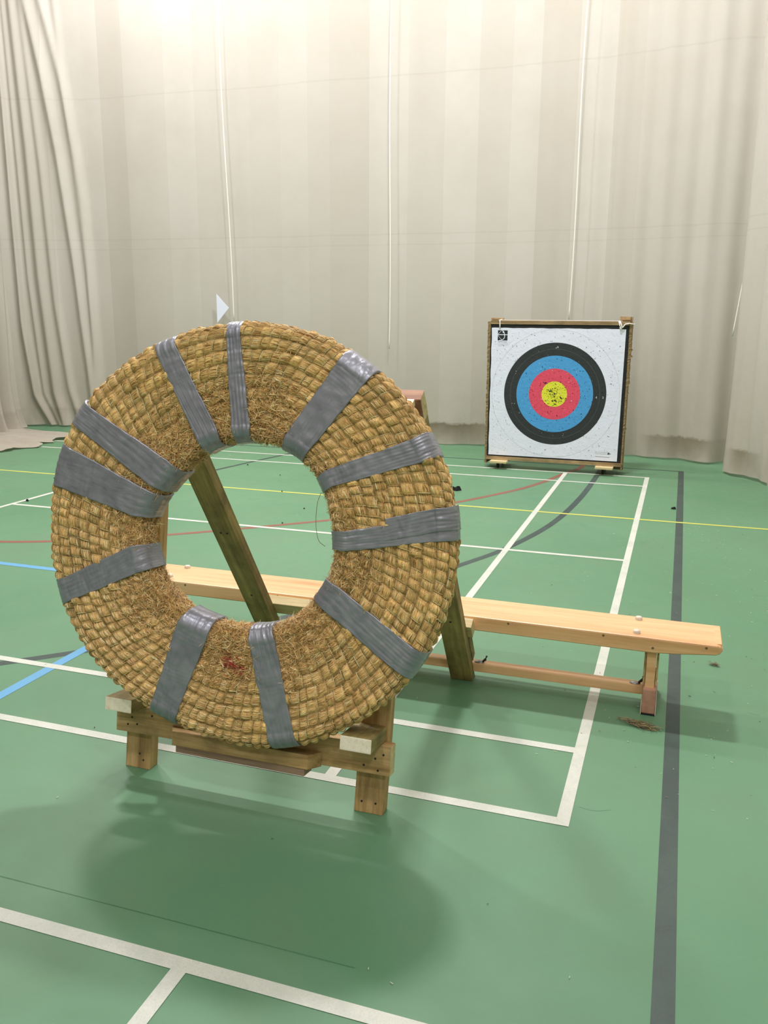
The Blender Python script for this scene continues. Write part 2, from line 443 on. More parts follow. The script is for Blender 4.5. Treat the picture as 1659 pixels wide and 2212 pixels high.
def back_fold(s, z):
    # s runs from the left corner to the right
    uc = -8.1 + (s - .08)
    t_ = np.clip(z / 5., 0, 1)
    f = 0 * s
    for P_, wd, am in CREASES:
        zz_ = [p[0] for p in P_][::-1]; uu_ = [p[1] for p in P_][::-1]
        c_ = np.interp(z, zz_, uu_); d_ = (uc - c_) / wd
        f = f + 1.45 * am * np.exp(-d_ ** 2) * (1 - .3 * d_)
    f += .020 * np.sin(s * 3.1 + .3) + .006 * np.sin(s * 7.3 + z * .12 + np.sin(s * 2.1)) + .0025 * np.sin(s * 17 + 2 * np.sin(s * 1.3))
    low = np.exp(-z * 1.6)
    f += low * .022 * np.sin(s * 6.7 + .9 * np.sin(s * 2)) + np.exp(-z * 4) * .015 * np.sin(s * 17 + 1 + np.sin(s * 3))
    right = sg(s, 7.4, .35)
    f += right * (.012 + .035 * np.exp(-z * .7)) * np.sin(s * 13 + z * .35) + right * .012 * np.sin(s * 27)
    f += np.exp(-((s - 5.6) / .22) ** 2) * .05 * np.exp(-z * 6)
    return f
bpath = [(-8.1, 6.85), (-8.0, 7.08), (-7.5, 7.26), (-7.0, 7.34), (-6.2, 7.4), (-4.5, 7.44), (-2.6, 7.46), (-1.9, 7.5), (-.9, 7.42), (-.06, 7.30), (.44, 7.18), (.9, 7.2), (1.5, 7.25)]
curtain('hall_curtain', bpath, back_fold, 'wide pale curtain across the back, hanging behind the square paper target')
def left_fold(s, z):
    f = .12 * np.sin((s + .02 * z) * 23 + 1.4 * np.sin(s * 3.1)) + .035 * np.sin(s * 57 + 1 + .3 * z) + .05 * np.sin(s * 7 + .2 * z)
    return f + .12 * np.exp(-z * 4.)
lpath = [(-7.9, -8.), (-7.85, -2.), (-7.78, 2.5), (-7.72, 4.9), (-7.74, 5.7), (-7.86, 6.35), (-8.02, 6.7)]
def lpool(s):
    return .10 + .92 * sg(s, 12.3, .25) * (1 - sg(s, 14.42, .07)) + .05 * np.sin(s * 9)
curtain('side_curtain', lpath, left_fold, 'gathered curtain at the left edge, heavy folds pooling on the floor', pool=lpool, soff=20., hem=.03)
def right_fold(s, z):
    return .02 * np.sin(s * 6 + .5) * (1 + np.exp(-z)) + .012 * np.sin(s * 14 + .2 * z) + .03 * np.exp(-z * 1.5) * np.sin(s * 9.3) + .01 * np.sin(s * 31) * np.exp(-z * .5)
rpath = [(.70, 6.70), (.82, 6.4), (1.02, 5.90), (1.42, 4.8), (2.2, 2.2), (2.6, -1.), (2.75, -8.)]
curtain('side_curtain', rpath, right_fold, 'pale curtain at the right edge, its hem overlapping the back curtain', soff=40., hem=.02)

# cords on the curtain
def cord(pts, label, r=.0075):
    P = spline(pts, 20)
    V, F = tube([(p[0] + .003 * math.sin(i * 1.7), p[1], p[2]) for i, p in enumerate(P)], r, 6)
    tag(mesh_obj('curtain_cord', V, F, M['cord'], smooth=True), label, 'cord', 'cords hanging down the curtain')
def sp3(P, n=20): return P
def cord3(a, b, label, sway=.01):
    pts = []
    for i in range(61):
        t_ = i / 60
        pts.append((a[0] + (b[0] - a[0]) * t_ + sway * math.sin(t_ * 9), a[1] + (b[1] - a[1]) * t_, a[2] + (b[2] - a[2]) * t_))
    V, F = tube(pts, .006, 6)
    tag(mesh_obj('curtain_cord', V, F, M['cord'], smooth=True), label, 'cord')
cord3((-5.14, 7.31, 6.8), (-5.03, 7.33, 1.40), 'leftmost thin white cord on the curtain, above the straw ring')
cord3((-3.035, 7.35, 6.8), (-3.03, 7.35, 1.10), 'middle thin white cord on the curtain, left of the paper target')
cord3((-.93, 7.31, 6.8), (-.985, 7.31, 1.45), 'thin white cord on the curtain directly above the paper target')
cord3((1.16, 7.08, 6.8), (.66, 7.08, 1.30), 'thin white cord at the right end of the back curtain', .004)

# white triangle of paper pinned on the curtain
tx = [(-5.24, 7.30, 1.722), (-5.24, 7.30, 1.379), (-5.075, 7.30, 1.557)]
V = [(x, y, z) for x, y, z in tx] + [(x, y + .003, z) for x, y, z in tx]
M['paper'] = plain('white_paper', srgb(226, 230, 244), .8)
tag(mesh_obj('paper_pennant', V, [(0, 1, 2), (5, 4, 3), (0, 3, 4, 1), (1, 4, 5, 2), (2, 5, 3, 0)], M['paper']),
    'small white paper triangle on the curtain above the straw ring', 'paper')

# ------------------------------------------------------------------ timber stand
A, B = rad(34), rad(9.5)
def RR(u, s, d): return Vector((u, .935 - s * math.sin(A) + d * math.cos(A), s * math.cos(A) + d * math.sin(A)))
def FR(u, s, d): return Vector((u, -.13 + s * math.sin(B) - d * math.cos(B), s * math.cos(B) + d * math.sin(B)))
fS = Vector((0, math.sin(B), math.cos(B))); fD = Vector((0, -math.cos(B), math.sin(B)))
rS = Vector((0, -math.sin(A), math.cos(A))); rD = Vector((0, math.cos(A), math.sin(A)))
U = Vector((1, 0, 0))
stand = thing('target_stand', 'timber A-frame stand holding the taped straw ring', 'stand', (-1., .35, 0))
def floorcut_front(co):   # legs end flat on the floor
    pass
def leg(name, u0, u1, s1, fn, S, D, d0, d1, mat, ang, top_skew=0., du=0.):
    # leg along the slope, foot trimmed level with the floor
    V = []
    for s_, w in ((0, 0), (s1, 1)):
        for uu in (u0, u1):
            for dd in (d0, d1):
                if s_ == 0:
                    p = fn(uu, 0, dd); k = p.z / S.z; p = p - S * k + Vector((0, 0, .0005))
                else:
                    p = fn(uu + du, s1 + (top_skew if dd == d0 else 0), dd)
                V.append(p)
    F = [(0, 1, 3, 2), (4, 6, 7, 5), (0, 4, 5, 1), (2, 3, 7, 6), (0, 2, 6, 4), (1, 5, 7, 3)]
    # put into a local frame with x along the grain
    c = sum(V, Vector()) / 8
    X = S.normalized(); Yv = U; Zv = X.cross(Yv)
    R = Matrix((X, Yv, Zv))
    bm = bmesh.new()
    vs = [bm.verts.new(R @ (p - c)) for p in V]
    for f in F: bm.faces.new([vs[i] for i in f])
    bmesh.ops.recalc_face_normals(bm, faces=bm.faces[:])
    bmesh.ops.bevel(bm, geom=bm.edges[:], offset=.003, segments=2, affect='EDGES', profile=.7)
    me = bpy.data.meshes.new(name); bm.to_mesh(me); bm.free(); me.materials.append(mat)
    o = bpy.data.objects.new(name, me); COL.objects.link(o); o.parent = stand
    Mx = R.transposed().to_4x4(); Mx.translation = c - origin(stand); o.matrix_basis = Mx
    return o
leg_fl = leg('front_leg', -1.453, -1.359, 1.212, FR, fS, fD, -.045, 0, M['timber'], B)
leg_fr = leg('front_leg', -.634, -.541, 1.212, FR, fS, fD, -.045, 0, M['timber'], B, du=.018)
leg_rl = leg('rear_leg', -1.447, -1.350, 1.405, RR, rS, rD, 0, .045, M['green_timber'], A)
leg_rr = leg('rear_leg', -.603, -.511, 1.405, RR, rS, rD, 0, .045, M['green_timber'], A)
def fbeam(name, mats, u0, u1, s0, s1, d0, d1, ends=None, bevel=.003, taper=None):
    return beam(name, stand, mats, FR(u0, s0, d0), U, fS, -Vector((0, 1, 0)) if False else fD, u1 - u0, s1 - s0, d1 - d0, bevel, ends, taper)
def rbeam(name, mats, u0, u1, s0, s1, d0, d1, ends=None, bevel=.003):
    return beam(name, stand, mats, RR(u0, s0, d0), U, rS, rD, u1 - u0, s1 - s0, d1 - d0, bevel, ends)
ta = .0095; Ur = (U * math.cos(ta) + fS * math.sin(ta)).normalized(); Sr = fD.cross(Ur).normalized(); Sr = Sr if Sr.z > 0 else -Sr
rail = beam('front_rail', stand, [M['timber'], M['pale_timber']], FR(-1.464, .1335, .0005), Ur, Sr, fD if Ur.cross(Sr).dot(fD) > 0 else fD, .952, .090, .0445, .003, '-+')
tn = Vector((0, -math.sin(rad(25)), math.cos(rad(25)))); td = U.cross(tn)
beam('top_rail', stand, [M['sawn_end'], M['pale_timber']], (-1.453, .094, 1.222), U, tn, td, .930, .022, .052, .003, '-+')
tag(rbeam('rear_top_rail', [M['red_timber'], M['pale_timber']], -1.447, -.509, 1.408, 1.495, 0, .045, '-+'), 'reddish timber rail')
rbeam('rear_stretcher', [M['pale_timber'], M['pale_timber']], -1.466, -.492, .248, .315, .0455, .09, '-+')
rbeam('rear_block', [M['green_timber']], -.60, -.508, .0825, .235, .0455, .085)
# mitred lip board and plank under it, under the ring
def miter(co):
    if co.z > 0: co.x *= .893
o = fbeam('lip_board', [M['timber'], M['sawn_end']], -1.252, -.730, .136, .181, .0455, .092, '-', taper=miter)
tag(fbeam('under_plank', [M['grey_timber']], -1.212, -.768, .113, .1355, .03, .088), 'rough brown plank')
# pegs with pale sawn ends; their grain runs forward
def peg(u0, u1, s0, s1, dl):
    o = beam('peg', stand, [M['green_timber'], M['sawn_end']], FR(u0, s0, .0455 - .045), fD, -U if False else U, fS, dl, u1 - u0, s1 - s0, .004, '+')
    # right-handed basis: X=fD, Y=?, Z=fS
    return o
def pegbox(u0, u1, s0, s1, d0, d1):
    # X=fD (grain), Z=fS, Y=Z x X
    Yv = fS.cross(fD)
    O_ = FR(u0 if Yv.x > 0 else u1, s0, d0)
    o = beam('peg', stand, [M['green_timber'], M['sawn_end']], O_, fD, Yv, fS, d1 - d0, u1 - u0, s1 - s0, .004, '+')
    return tag(o, 'peg with a pale sawn end')
pegbox(-1.452, -1.354, .226, .269, .0005, .128)
peg_r = pegbox(-.640, -.543, .2345, .278, .0005, .142)
# screws
def disc(name, P, N, r, m, parent, h=.002):
    V, F = lathe([(0, h), (r * .5, h), (r, h * .6), (r, -.001)], 12)
    q = Vector((0, 0, 1)).rotation_difference(Vector(N))
    return mesh_obj(name, [q @ Vector(v) + Vector(P) for v in V], F, m, parent, smooth=True)
for (uu, ss, dd) in ((-1.39, .21, .045), (-1.405, .185, .045), (-1.385, .165, .045), (-1.33, .20, .045), (-1.42, .16, .045),
                     (-.535, .205, .045), (-.56, .19, .045), (-.595, .165, .045), (-.55, .155, .045),
                     (-1.40, .05, 0), (-1.385, .03, 0), (-.61, .035, 0), (-.565, .035, 0)):
    reparent(disc('screw', FR(uu, ss, dd), fD, .0033, M['screw_dark'], stand), rail if dd else (leg_fl if uu < -1 else leg_fr))
for (uu, ss) in ((-1.412, .80), (-1.385, .80), (-1.40, .42), (-.555, .40), (-.58, .395)):
    reparent(disc('screw', RR(uu, ss, 0), -rD, .0045, M['screw_dark'], stand), leg_rl if uu < -1 else leg_rr)
reparent(disc('screw', FR(-.585, .278, .03), fS, .005, M['steel'], stand), peg_r)
reparent(disc('screw', FR(-.755, .158, .068), Vector((1, -1, 0)).normalized(), .005, M['screw_dark'], stand), o)
V, F = tube([FR(-1.49, 1.15, -.022), FR(-.49, 1.15, -.022)], .006, 8)
mesh_obj('hinge_rod', V, F, M['steel'], stand, smooth=True)
for uu in (-1.4, -.56):
    p = FR(uu, 1.15, -.022)
    V, F, _ = merge([tube([p, RR(uu, 1.33, .02)], .007, 6)])
    mesh_obj('hinge_link', V, F, M['dark_steel'], stand, smooth=True)

# ------------------------------------------------------------------ straw ring
yaw = rad(4); lean = B
e1 = np.array([math.cos(yaw), math.sin(yaw), 0])
nN = np.array([math.sin(yaw) * math.cos(lean), -math.cos(yaw) * math.cos(lean), math.sin(lean)])
e2 = np.cross(nN, e1)
if e2[2] < 0: e2 = -e2
Cb = np.array([-.986, -.18, 0.]) + e2 * .8341
TH, CR = .12, .035
HO = [0.0093, -0.007, -0.0033, 0.0005, -0.0015, 0.0001, 0.0035, 0.0002, -0.0021, -0.0001]
HI = [0.0101, 0.0066, -0.0073, -0.0064, 0.0006, 0.0006, -0.0013, -0.001, 0.0014, -0.0016]
def radf(R0, Hc, t_):
    v = np.full_like(t_, R0)
    for j in range(5): v = v + Hc[2 * j] * np.cos((j + 2) * t_) + Hc[2 * j + 1] * np.sin((j + 2) * t_)
    return v
BULGE = .013
RO = lambda t_: radf(.640 - BULGE * .7, HO, t_)
RI = lambda t_: radf(.2876 + BULGE * .5, HI, t_)
def local(x, y, z): return Cb + x[..., None] * e1 + y[..., None] * e2 + z[..., None] * nN
# cross-section: list of (region, f) -> position; p measured along perimeter
def section(p, t_):
    """p in [0,4): 0-1 inner wall (back->front), 1-2 front (inner->outer), 2-3 outer wall, 3-4 back.
    returns radius, z, normal(radial, z)"""
    ri, ro = RI(t_), RO(t_); T = TH - BULGE * .8; z0 = .0 + BULGE * .4
    W = ro - ri
    # rounded-rectangle through superellipse-style corner blend
    cx = (ri + ro) / 2; cz = z0 + T / 2
    per = np.array([T, 1., T, 1.])
    k = np.floor(p).astype(int) % 4; f = p - np.floor(p)
    a = np.where(k == 0, -1., np.where(k == 2, 1., np.where(k == 1, 2 * f - 1, 1 - 2 * f)))  # radial in [-1,1]
    b = np.where(k == 1, 1., np.where(k == 3, -1., np.where(k == 0, 2 * f - 1, 1 - 2 * f)))
    x = a * W / 2; z = b * T / 2
    c = CR
    qx = np.clip(np.abs(x) - (W / 2 - c), 0, None); qz = np.clip(np.abs(z) - (T / 2 - c), 0, None)
    m = np.hypot(qx, qz); mx = np.maximum(np.abs(qx), np.abs(qz))
    corner = (qx > 0) & (qz > 0)
    sc_ = np.where(corner, np.where(m > 0, mx / np.maximum(m, 1e-9), 1), 1)
    nx_ = np.where(corner, np.sign(x) * qx / np.maximum(m, 1e-9), np.where((k == 0) | (k == 2), a * 1., 0))
    nz_ = np.where(corner, np.sign(z) * qz / np.maximum(m, 1e-9), np.where((k == 1) | (k == 3), b * 1., 0))
    x2 = np.where(corner, np.sign(x) * (W / 2 - c + qx * sc_), x)
    z2 = np.where(corner, np.sign(z) * (T / 2 - c + qz * sc_), z)
    return cx + x2, cz + z2, nx_, nz_
# smooth periodic noise on the ring
_ph = rng.uniform(0, 6.28, 40)
def fbm(x, y, base, octv=4, seed=0):
    out = np.zeros_like(x); amp = 1.; r_ = np.random.default_rng(seed)
    for o_ in range(octv):
        fr = base * 2 ** o_
        s_ = np.zeros_like(x)
        for k in range(4):
            an = r_.uniform(0, 6.28); ph = r_.uniform(0, 6.28)
            s_ += np.sin((x * math.cos(an) + y * math.sin(an)) * fr * r_.uniform(.7, 1.4) + ph)
        out += amp * s_ / 2.8; amp *= .55
    return out / 2
def wear(t_, r_):
    """0 tidy coil, 1 chewed-up straw; more towards the hole, patchy"""
    fr = (r_ - .29) / .34
    w = np.clip(1.25 - 2.6 * fr, -.6, 1)
    x, y = r_ * np.cos(t_), r_ * np.sin(t_)
    w = w + .55 * fbm(x, y, 9, 3, 3)
    def blob(cx, cy, s_, a): return a * np.exp(-((x - cx) ** 2 + (y - cy) ** 2) / s_ ** 2)
    w += blob(.07, .45, .13, .7) + blob(-.12, .42, .1, .5) + blob(-.30, -.22, .12, .7) + blob(.14, -.40, .09, .6) + blob(-.02, -.38, .09, .5)
    w += blob(-.38, .02, .1, .5) + blob(-.36, .22, .1, .2) + blob(.42, -.08, .07, .5) - blob(.5, .1, .14, .6) - blob(.40, .3, .12, .7) - blob(-.48, -.1, .1, .4) - blob(.3, -.45, .1, .5) - blob(-.42, .34, .09, .7)
    return np.clip(w, 0, 1)
NC = {0: 3, 1: 9, 2: 3, 3: 9}      # coils per side of the section
cellL = .030
rr_ = np.random.default_rng(5)
coils = []
for k in range(4):
    for j in range(NC[k]):
        r_mid = {0: .30, 2: .63}.get(k, (.30 + (.33) * ((j + .5) / 9)) if k == 1 else (.63 - .33 * ((j + .5) / 9)))
        n_ = int(2 * math.pi * r_mid / cellL)
        coils.append(dict(k=k, j=j, n=n_, wf=int(rr_.integers(23, 47)), ph=rr_.uniform(0, 1), jit=rr_.uniform(-.18, .18, n_ + 1), ht=rr_.uniform(.62, 1.22, n_ + 1), tone=rr_.uniform(.78, 1.2, n_ + 1)))
cidx = {(c['k'], c['j']): c for c in coils}
def coilwave(t_, k, f):
    # slight wander of the coil boundaries
    return f + .006 * np.sin(3 * t_ + k) + .004 * np.sin(7 * t_ + 2 * k)
def disp(t_, p):
    """displacement along the normal and cell tone"""
    k = np.floor(p).astype(int) % 4; f = p - np.floor(p)
    ncs = np.choose(k, [3, 9, 3, 9])
    wob = np.where((k == 1) | (k == 3), .13 * np.sin(3 * t_ + 1) + .09 * np.sin(8 * t_) + .06 * np.sin(17 * t_ + 2 * f) + .03 * np.sin(41 * t_ + 3 * f), 0) * np.sin(np.pi * f)
    cf = np.clip(f * ncs + wob, 0, ncs - 1e-6)
    j = np.floor(cf).astype(int); q = cf - j
    n_arr = np.zeros_like(t_); cell_pos = np.zeros_like(t_); tone = np.ones_like(t_); ht = np.ones_like(t_); jt = np.zeros_like(t_)
    for c in coils:
        m = (k == c['k']) & (j == c['j'])
        if not m.any(): continue
        pos = (t_[m] / (2 * math.pi) * c['n'] + c['ph'] + .35 * (q[m] - .5) + .10 * np.sin(t_[m] * c['wf'] + c['ph'] * 9)) % c['n']
        ci = np.floor(pos).astype(int)
        cell_pos[m] = pos - ci; tone[m] = c['tone'][ci]; ht[m] = c['ht'][ci]
    # pillow
    a = 1 - np.abs(2 * q - 1) ** 2.4; b_ = 1 - np.abs(2 * cell_pos - 1) ** 2.3
    h = np.sqrt(np.clip(a, 0, 1)) * (.28 + .72 * np.clip(b_, 0, 1) ** .6) * ht
    return h, tone, q, cell_pos, j
TAPES = [
    [(-0.0613, 0.6191), (-0.0149, 0.6196), (-0.0267, 0.289), (0.0237, 0.2898)],
    [(-0.2922, 0.5513), (-0.2259, 0.5727), (-0.1393, 0.2802), (-0.0729, 0.2979)],
    [(-0.5594, 0.308), (-0.5133, 0.372), (-0.2541, 0.1196), (-0.2007, 0.1851)],
    [(-0.6205, 0.116), (-0.5832, 0.2428), (-0.3095, 0.0363), (-0.2497, 0.1003)],
    [(-0.5705, -0.2478), (-0.6004, -0.1759), (-0.273, -0.1134), (-0.2879, -0.0439)],
    [(-0.1814, -0.5765), (-0.267, -0.5418), (-0.0768, -0.2873), (-0.1704, -0.2541)],
    [(0.2115, -0.5936), (0.1273, -0.6089), (0.1245, -0.2799), (0.0493, -0.297)],
    [(0.5648, -0.2834), (0.5165, -0.3573), (0.2947, -0.1124), (0.2571, -0.1775)],
    [(0.628, 0.0311), (0.6309, 0.0974), (0.3138, -0.0174), (0.3015, 0.0362)],
    [(0.5323, 0.3201), (0.5711, 0.2579), (0.2427, 0.1919), (0.2678, 0.1522)],
    [(0.3032, 0.5457), (0.3953, 0.4914), (0.1281, 0.2795), (0.2002, 0.2461)]]
def under_tape(t_, p, r_):
    m = np.zeros(t_.shape, bool); x, y = r_ * np.cos(t_), r_ * np.sin(t_)
    for OL, OR, IL, IR in TAPES:
        OL, OR, IL, IR = map(np.array, (OL, OR, IL, IR))
        def side(a, b, c_):   # signed distance of the points to line a-b, positive towards c_
            d_ = (b - a) / np.hypot(*(b - a)); n_ = np.array([-d_[1], d_[0]])
            if np.dot(c_ - a, n_) < 0: n_ = -n_
            return (x - a[0]) * n_[0] + (y - a[1]) * n_[1]
        cen = (OL + OR + IL + IR) / 4
        inside = (side(IL, OL, cen) > .002) & (side(IR, OR, cen) > .002) & (x * cen[0] + y * cen[1] > 0)
        m |= inside
    return m
NTH = 1900
pf = np.concatenate([np.linspace(0, 1, 27)[:-1], 1 + np.linspace(0, 1, 109)[:-1], 2 + np.linspace(0, 1, 27)[:-1], 3 + np.linspace(0, 1, 19)[:-1]])
def surf(t_, p, extra=0.):
    r_, z_, nx_, nz_ = section(p, t_)
    h, tone, q, cp, j = disp(t_, p)
    w = wear(t_, r_)
    k = np.floor(p).astype(int) % 4
    w = np.where(k == 2, w * .2, w)
    w = np.where(k == 3, 0, w)
    s_ = t_ * .5
    rough = fbm(t_ * .55, p * .33, 150, 3, 8)
    rough2 = fbm(t_ * .55, p * .33, 40, 2, 9); lumps = fbm(t_ * .55, p * .33, 95, 2, 31)
    big = fbm(t_ * .55, p * .33, 12, 2, 10)
    d = BULGE * (h * (1 - .65 * w) + w * (.25 + .30 * rough + .40 * rough2) + .12 * rough + .16 * lumps + .20 * big) - BULGE * .35 * w + extra
    tm = under_tape(t_, p, r_)
    d = np.where(tm, np.minimum(d, BULGE * .45), d)
    return r_ + nx_ * d, z_ + nz_ * d, nx_, nz_, h, tone, w, r_
TT, PP = np.meshgrid(np.linspace(0, 2 * math.pi, NTH, endpoint=False), pf, indexing='ij')
rD_, zD_, _, _, hh, tone, ww, rbase = surf(TT, PP)
Vb = local(rD_ * np.cos(TT), rD_ * np.sin(TT), zD_)
nvp = len(pf)
Q = grid_quads(NTH, nvp + 1, True)
# close the section loop
Qi = Q // (nvp + 1); Qj = Q % (nvp + 1); Q = Qi * nvp + (Qj % nvp)
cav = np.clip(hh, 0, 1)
tint = (.50 + .92 * cav ** 1.2) * tone  # crevice shade painted into the straw colour by cell height
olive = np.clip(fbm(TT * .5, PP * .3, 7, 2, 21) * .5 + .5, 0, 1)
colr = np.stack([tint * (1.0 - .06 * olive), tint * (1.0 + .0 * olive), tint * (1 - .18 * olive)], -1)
damp = np.clip(fbm(TT * .5, PP * .3, 16, 3, 77) + .35, 0, 1)[..., None]
colr = colr * (1.06 - .34 * damp ** 1.5)
colr = np.where(ww[..., None] > 0, colr * (1 - .10 * ww[..., None]), colr)
uvb = np.stack([TT * .46, PP * .36], -1)

t = NT('coiled_straw')
att = t.node('ShaderNodeVertexColor'); att.layer_name = 'tint'
uvn = t.node('ShaderNodeUVMap'); uvn.uv_map = 'UVMap'
mp = t.node('ShaderNodeMapping'); mp.inputs['Scale'].default_value = (34, 260, 1); t.link(uvn.outputs['UV'], mp.inputs['Vector'])
f1 = t.noise(mp.outputs['Vector'], 1., 4, .65, .3)
obj = t.coords('Object', (1, 1, 1)); f2 = t.noise(obj, 90, 4, .7); f3 = t.noise(obj, 9, 3, .6)
c = t.ramp(f1, [(.28, srgb(134, 102, 58)), (.45, srgb(206, 168, 106)), (.58, srgb(236, 204, 142)), (.75, srgb(250, 228, 178))])
c = t.mix(.35, c, t.ramp(f2, [(.35, srgb(140, 108, 62)), (.65, srgb(244, 212, 152))]))
c = t.mix(t.math('MULTIPLY', f3, .35), c, srgb(196, 156, 90))
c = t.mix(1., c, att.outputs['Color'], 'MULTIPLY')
c = t.mix(1., c, (1.0, .94, .92, 1), 'MULTIPLY')
hsum = t.math('ADD', f1, t.math('MULTIPLY', f2, .6)); t.bump(hsum, .9, .003)
M['straw'] = t.set(Base_Color=c, Roughness=.6, Specular_IOR_Level=.35)
t = NT('straw_stalk')
att = t.node('ShaderNodeVertexColor'); att.layer_name = 'tint'
M['stalk'] = t.set(Base_Color=att.outputs['Color'], Roughness=.42, Specular_IOR_Level=.5)

boss = thing('straw_target_ring', 'large round coiled straw boss with a hole, wrapped with strips of silver tape', 'archery target', tuple(Cb - e2 * .64))
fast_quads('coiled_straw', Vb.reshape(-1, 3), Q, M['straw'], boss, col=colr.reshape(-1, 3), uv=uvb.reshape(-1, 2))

# individual stalks lying along the coils, cross stitches and frayed ends
STR = []  # arrays of polyline points (n,k,3), width, colour
def surf_pts(t_, p, lift):
    r_, z_, nx_, nz_, *_ = surf(t_, p, lift)
    P = local(r_ * np.cos(t_), r_ * np.sin(t_), z_)
    ct, st = np.cos(t_), np.sin(t_)
    N = nx_[..., None] * (ct[..., None] * e1 + st[..., None] * e2) + nz_[..., None] * nN
    return P, N
def ribbons(P, Nn, w, colr_):
    """P (n,k,3) polyline, Nn (n,k,3) normals, w (n,) width, colour (n,3) -> verts, quads, colours"""
    n, k, _ = P.shape
    T = np.gradient(P, axis=1); T /= np.linalg.norm(T, axis=2, keepdims=True) + 1e-12
    S = np.cross(T, Nn); S /= np.linalg.norm(S, axis=2, keepdims=True) + 1e-12
    taper = np.ones(k); taper[0] = .55; taper[-1] = .55
    hw = (w[:, None] * taper[None, :] / 2)[..., None]
    L = P - S * hw - Nn * hw * .5; Rr = P + S * hw - Nn * hw * .5; C = P + Nn * hw * .6
    V = np.stack([L, C, Rr], 2)  # n,k,3,3
    base = (np.arange(n) * k * 3)[:, None, None, None]
    kk = np.arange(k - 1)[None, :, None, None] * 3
    q = np.array([[0, 3, 4, 1], [1, 4, 5, 2]])[None, None]
    Qd = base + kk + q
    Cc = np.repeat(colr_[:, None, :], k * 3, axis=1)
    return V.reshape(-1, 3), Qd.reshape(-1, 4), Cc.reshape(-1, 3)
def lin(*c): return np.array(srgb(*c)[:3])
PAL = np.array([lin(246, 218, 160), lin(228, 194, 130), lin(208, 170, 108), lin(180, 140, 82), lin(146, 110, 62), lin(252, 234, 188), lin(204, 182, 108)])
PW = np.array([.16, .24, .22, .16, .08, .07, .07])
PAL = np.clip(PAL * 1.1 * np.array([1.02, .94, .94]), 0, .95)
def pick(n): return PAL[rng.choice(len(PAL), n, p=PW)] * rng.uniform(.82, 1.12, (n, 1))
bV = []; bQ = []; bC = []; off = 0
def push(V, Q_, C):
    global off
    bV.append(V); bQ.append(Q_ + off); bC.append(C); off += len(V)
ct_, cp_, cl_, cn_ = [], [], [], []
for c_ in coils:
    if c_['k'] == 3: continue
    per = 15 if c_['k'] == 1 else 10
    ii = np.repeat(np.arange(c_['n']), per)
    q_ = rng.uniform(.10, .90, len(ii))
    tc = ((ii + .5 + rng.normal(0, .06, len(ii)) - c_['ph'] - .35 * (q_ - .5)) / c_['n']) * 2 * math.pi
    ct_.append(tc); cp_.append(c_['k'] + (c_['j'] + q_) / NC[c_['k']]); cl_.append(rng.uniform(.018, .029, len(ii)))
t0 = np.concatenate(ct_); p0 = np.clip(np.concatenate(cp_), 0.002, 2.995); ln = np.concatenate(cl_); n = len(t0)
r_at = section(p0, t0)[0]; w0 = wear(t0, r_at); kf = np.floor(p0).astype(int)
w0 = np.where(kf == 2, w0 * .2, w0)
ang = rng.normal(0, .12, n) + w0 * rng.normal(0, .8, n)
keep = ~under_tape(t0, p0, r_at)
t0, p0, ln, r_at, w0, ang = t0[keep], p0[keep], ln[keep], r_at[keep], w0[keep], ang[keep]; n = len(t0)
kq = np.linspace(-.5, .5, 5)[None, :]
perim = np.where((p0 >= 1) & (p0 < 2), .35, .12)
tt = t0[:, None] + kq * (ln * np.cos(ang) / r_at)[:, None]
pp = np.clip(p0[:, None] + kq * (ln * np.sin(ang) / perim)[:, None], 0.001, 2.999)
lift = rng.uniform(.0002, .0013, n)[:, None] * (1 - 3.2 * kq ** 2) + w0[:, None] * rng.uniform(0, .005, n)[:, None] * (1 + rng.normal(0, .5, n)[:, None] * kq * 2)
P_, N_ = surf_pts(tt, pp, lift)
push(*ribbons(P_, N_, rng.uniform(.0011, .0028, n), pick(n)))
# stitches: one over every cell border
st_t = []; st_p = []
for c_ in coils:
    if c_['k'] == 3: continue
    for i in range(c_['n']):
        st_t.append([((i - c_['ph'] - .35 * (q_ - .5)) / c_['n']) * 2 * math.pi for q_ in np.linspace(.04, .96, 6)])
        st_p.append([c_['k'] + (c_['j'] + q_) / NC[c_['k']] for q_ in np.linspace(.04, .96, 6)])
st_t = np.array(st_t); st_p = np.array(st_p)
w_ = wear(st_t[:, 3], section(st_p[:, 3], st_t[:, 3])[0])
keep = (rng.random(len(w_)) > w_ * 1.1) & ~under_tape(st_t[:, 3], st_p[:, 3], section(st_p[:, 3], st_t[:, 3])[0])
st_t, st_p = st_t[keep], st_p[keep]
st_t = st_t + rng.normal(0, .0016, (len(st_t), 1)) + rng.normal(0, .0007, st_t.shape)
P_, N_ = surf_pts(st_t, st_p, np.full_like(st_t, .0016))
push(*ribbons(P_, N_, rng.uniform(.0012, .002, len(st_t)), PAL[rng.choice([0, 5, 1], len(st_t))] * rng.uniform(.85, 1.05, (len(st_t), 1))))
fast_quads('straw_stalks', np.concatenate(bV), np.concatenate(bQ), M['stalk'], boss, smooth=False, col=np.concatenate(bC))['kind'] = 'stuff'
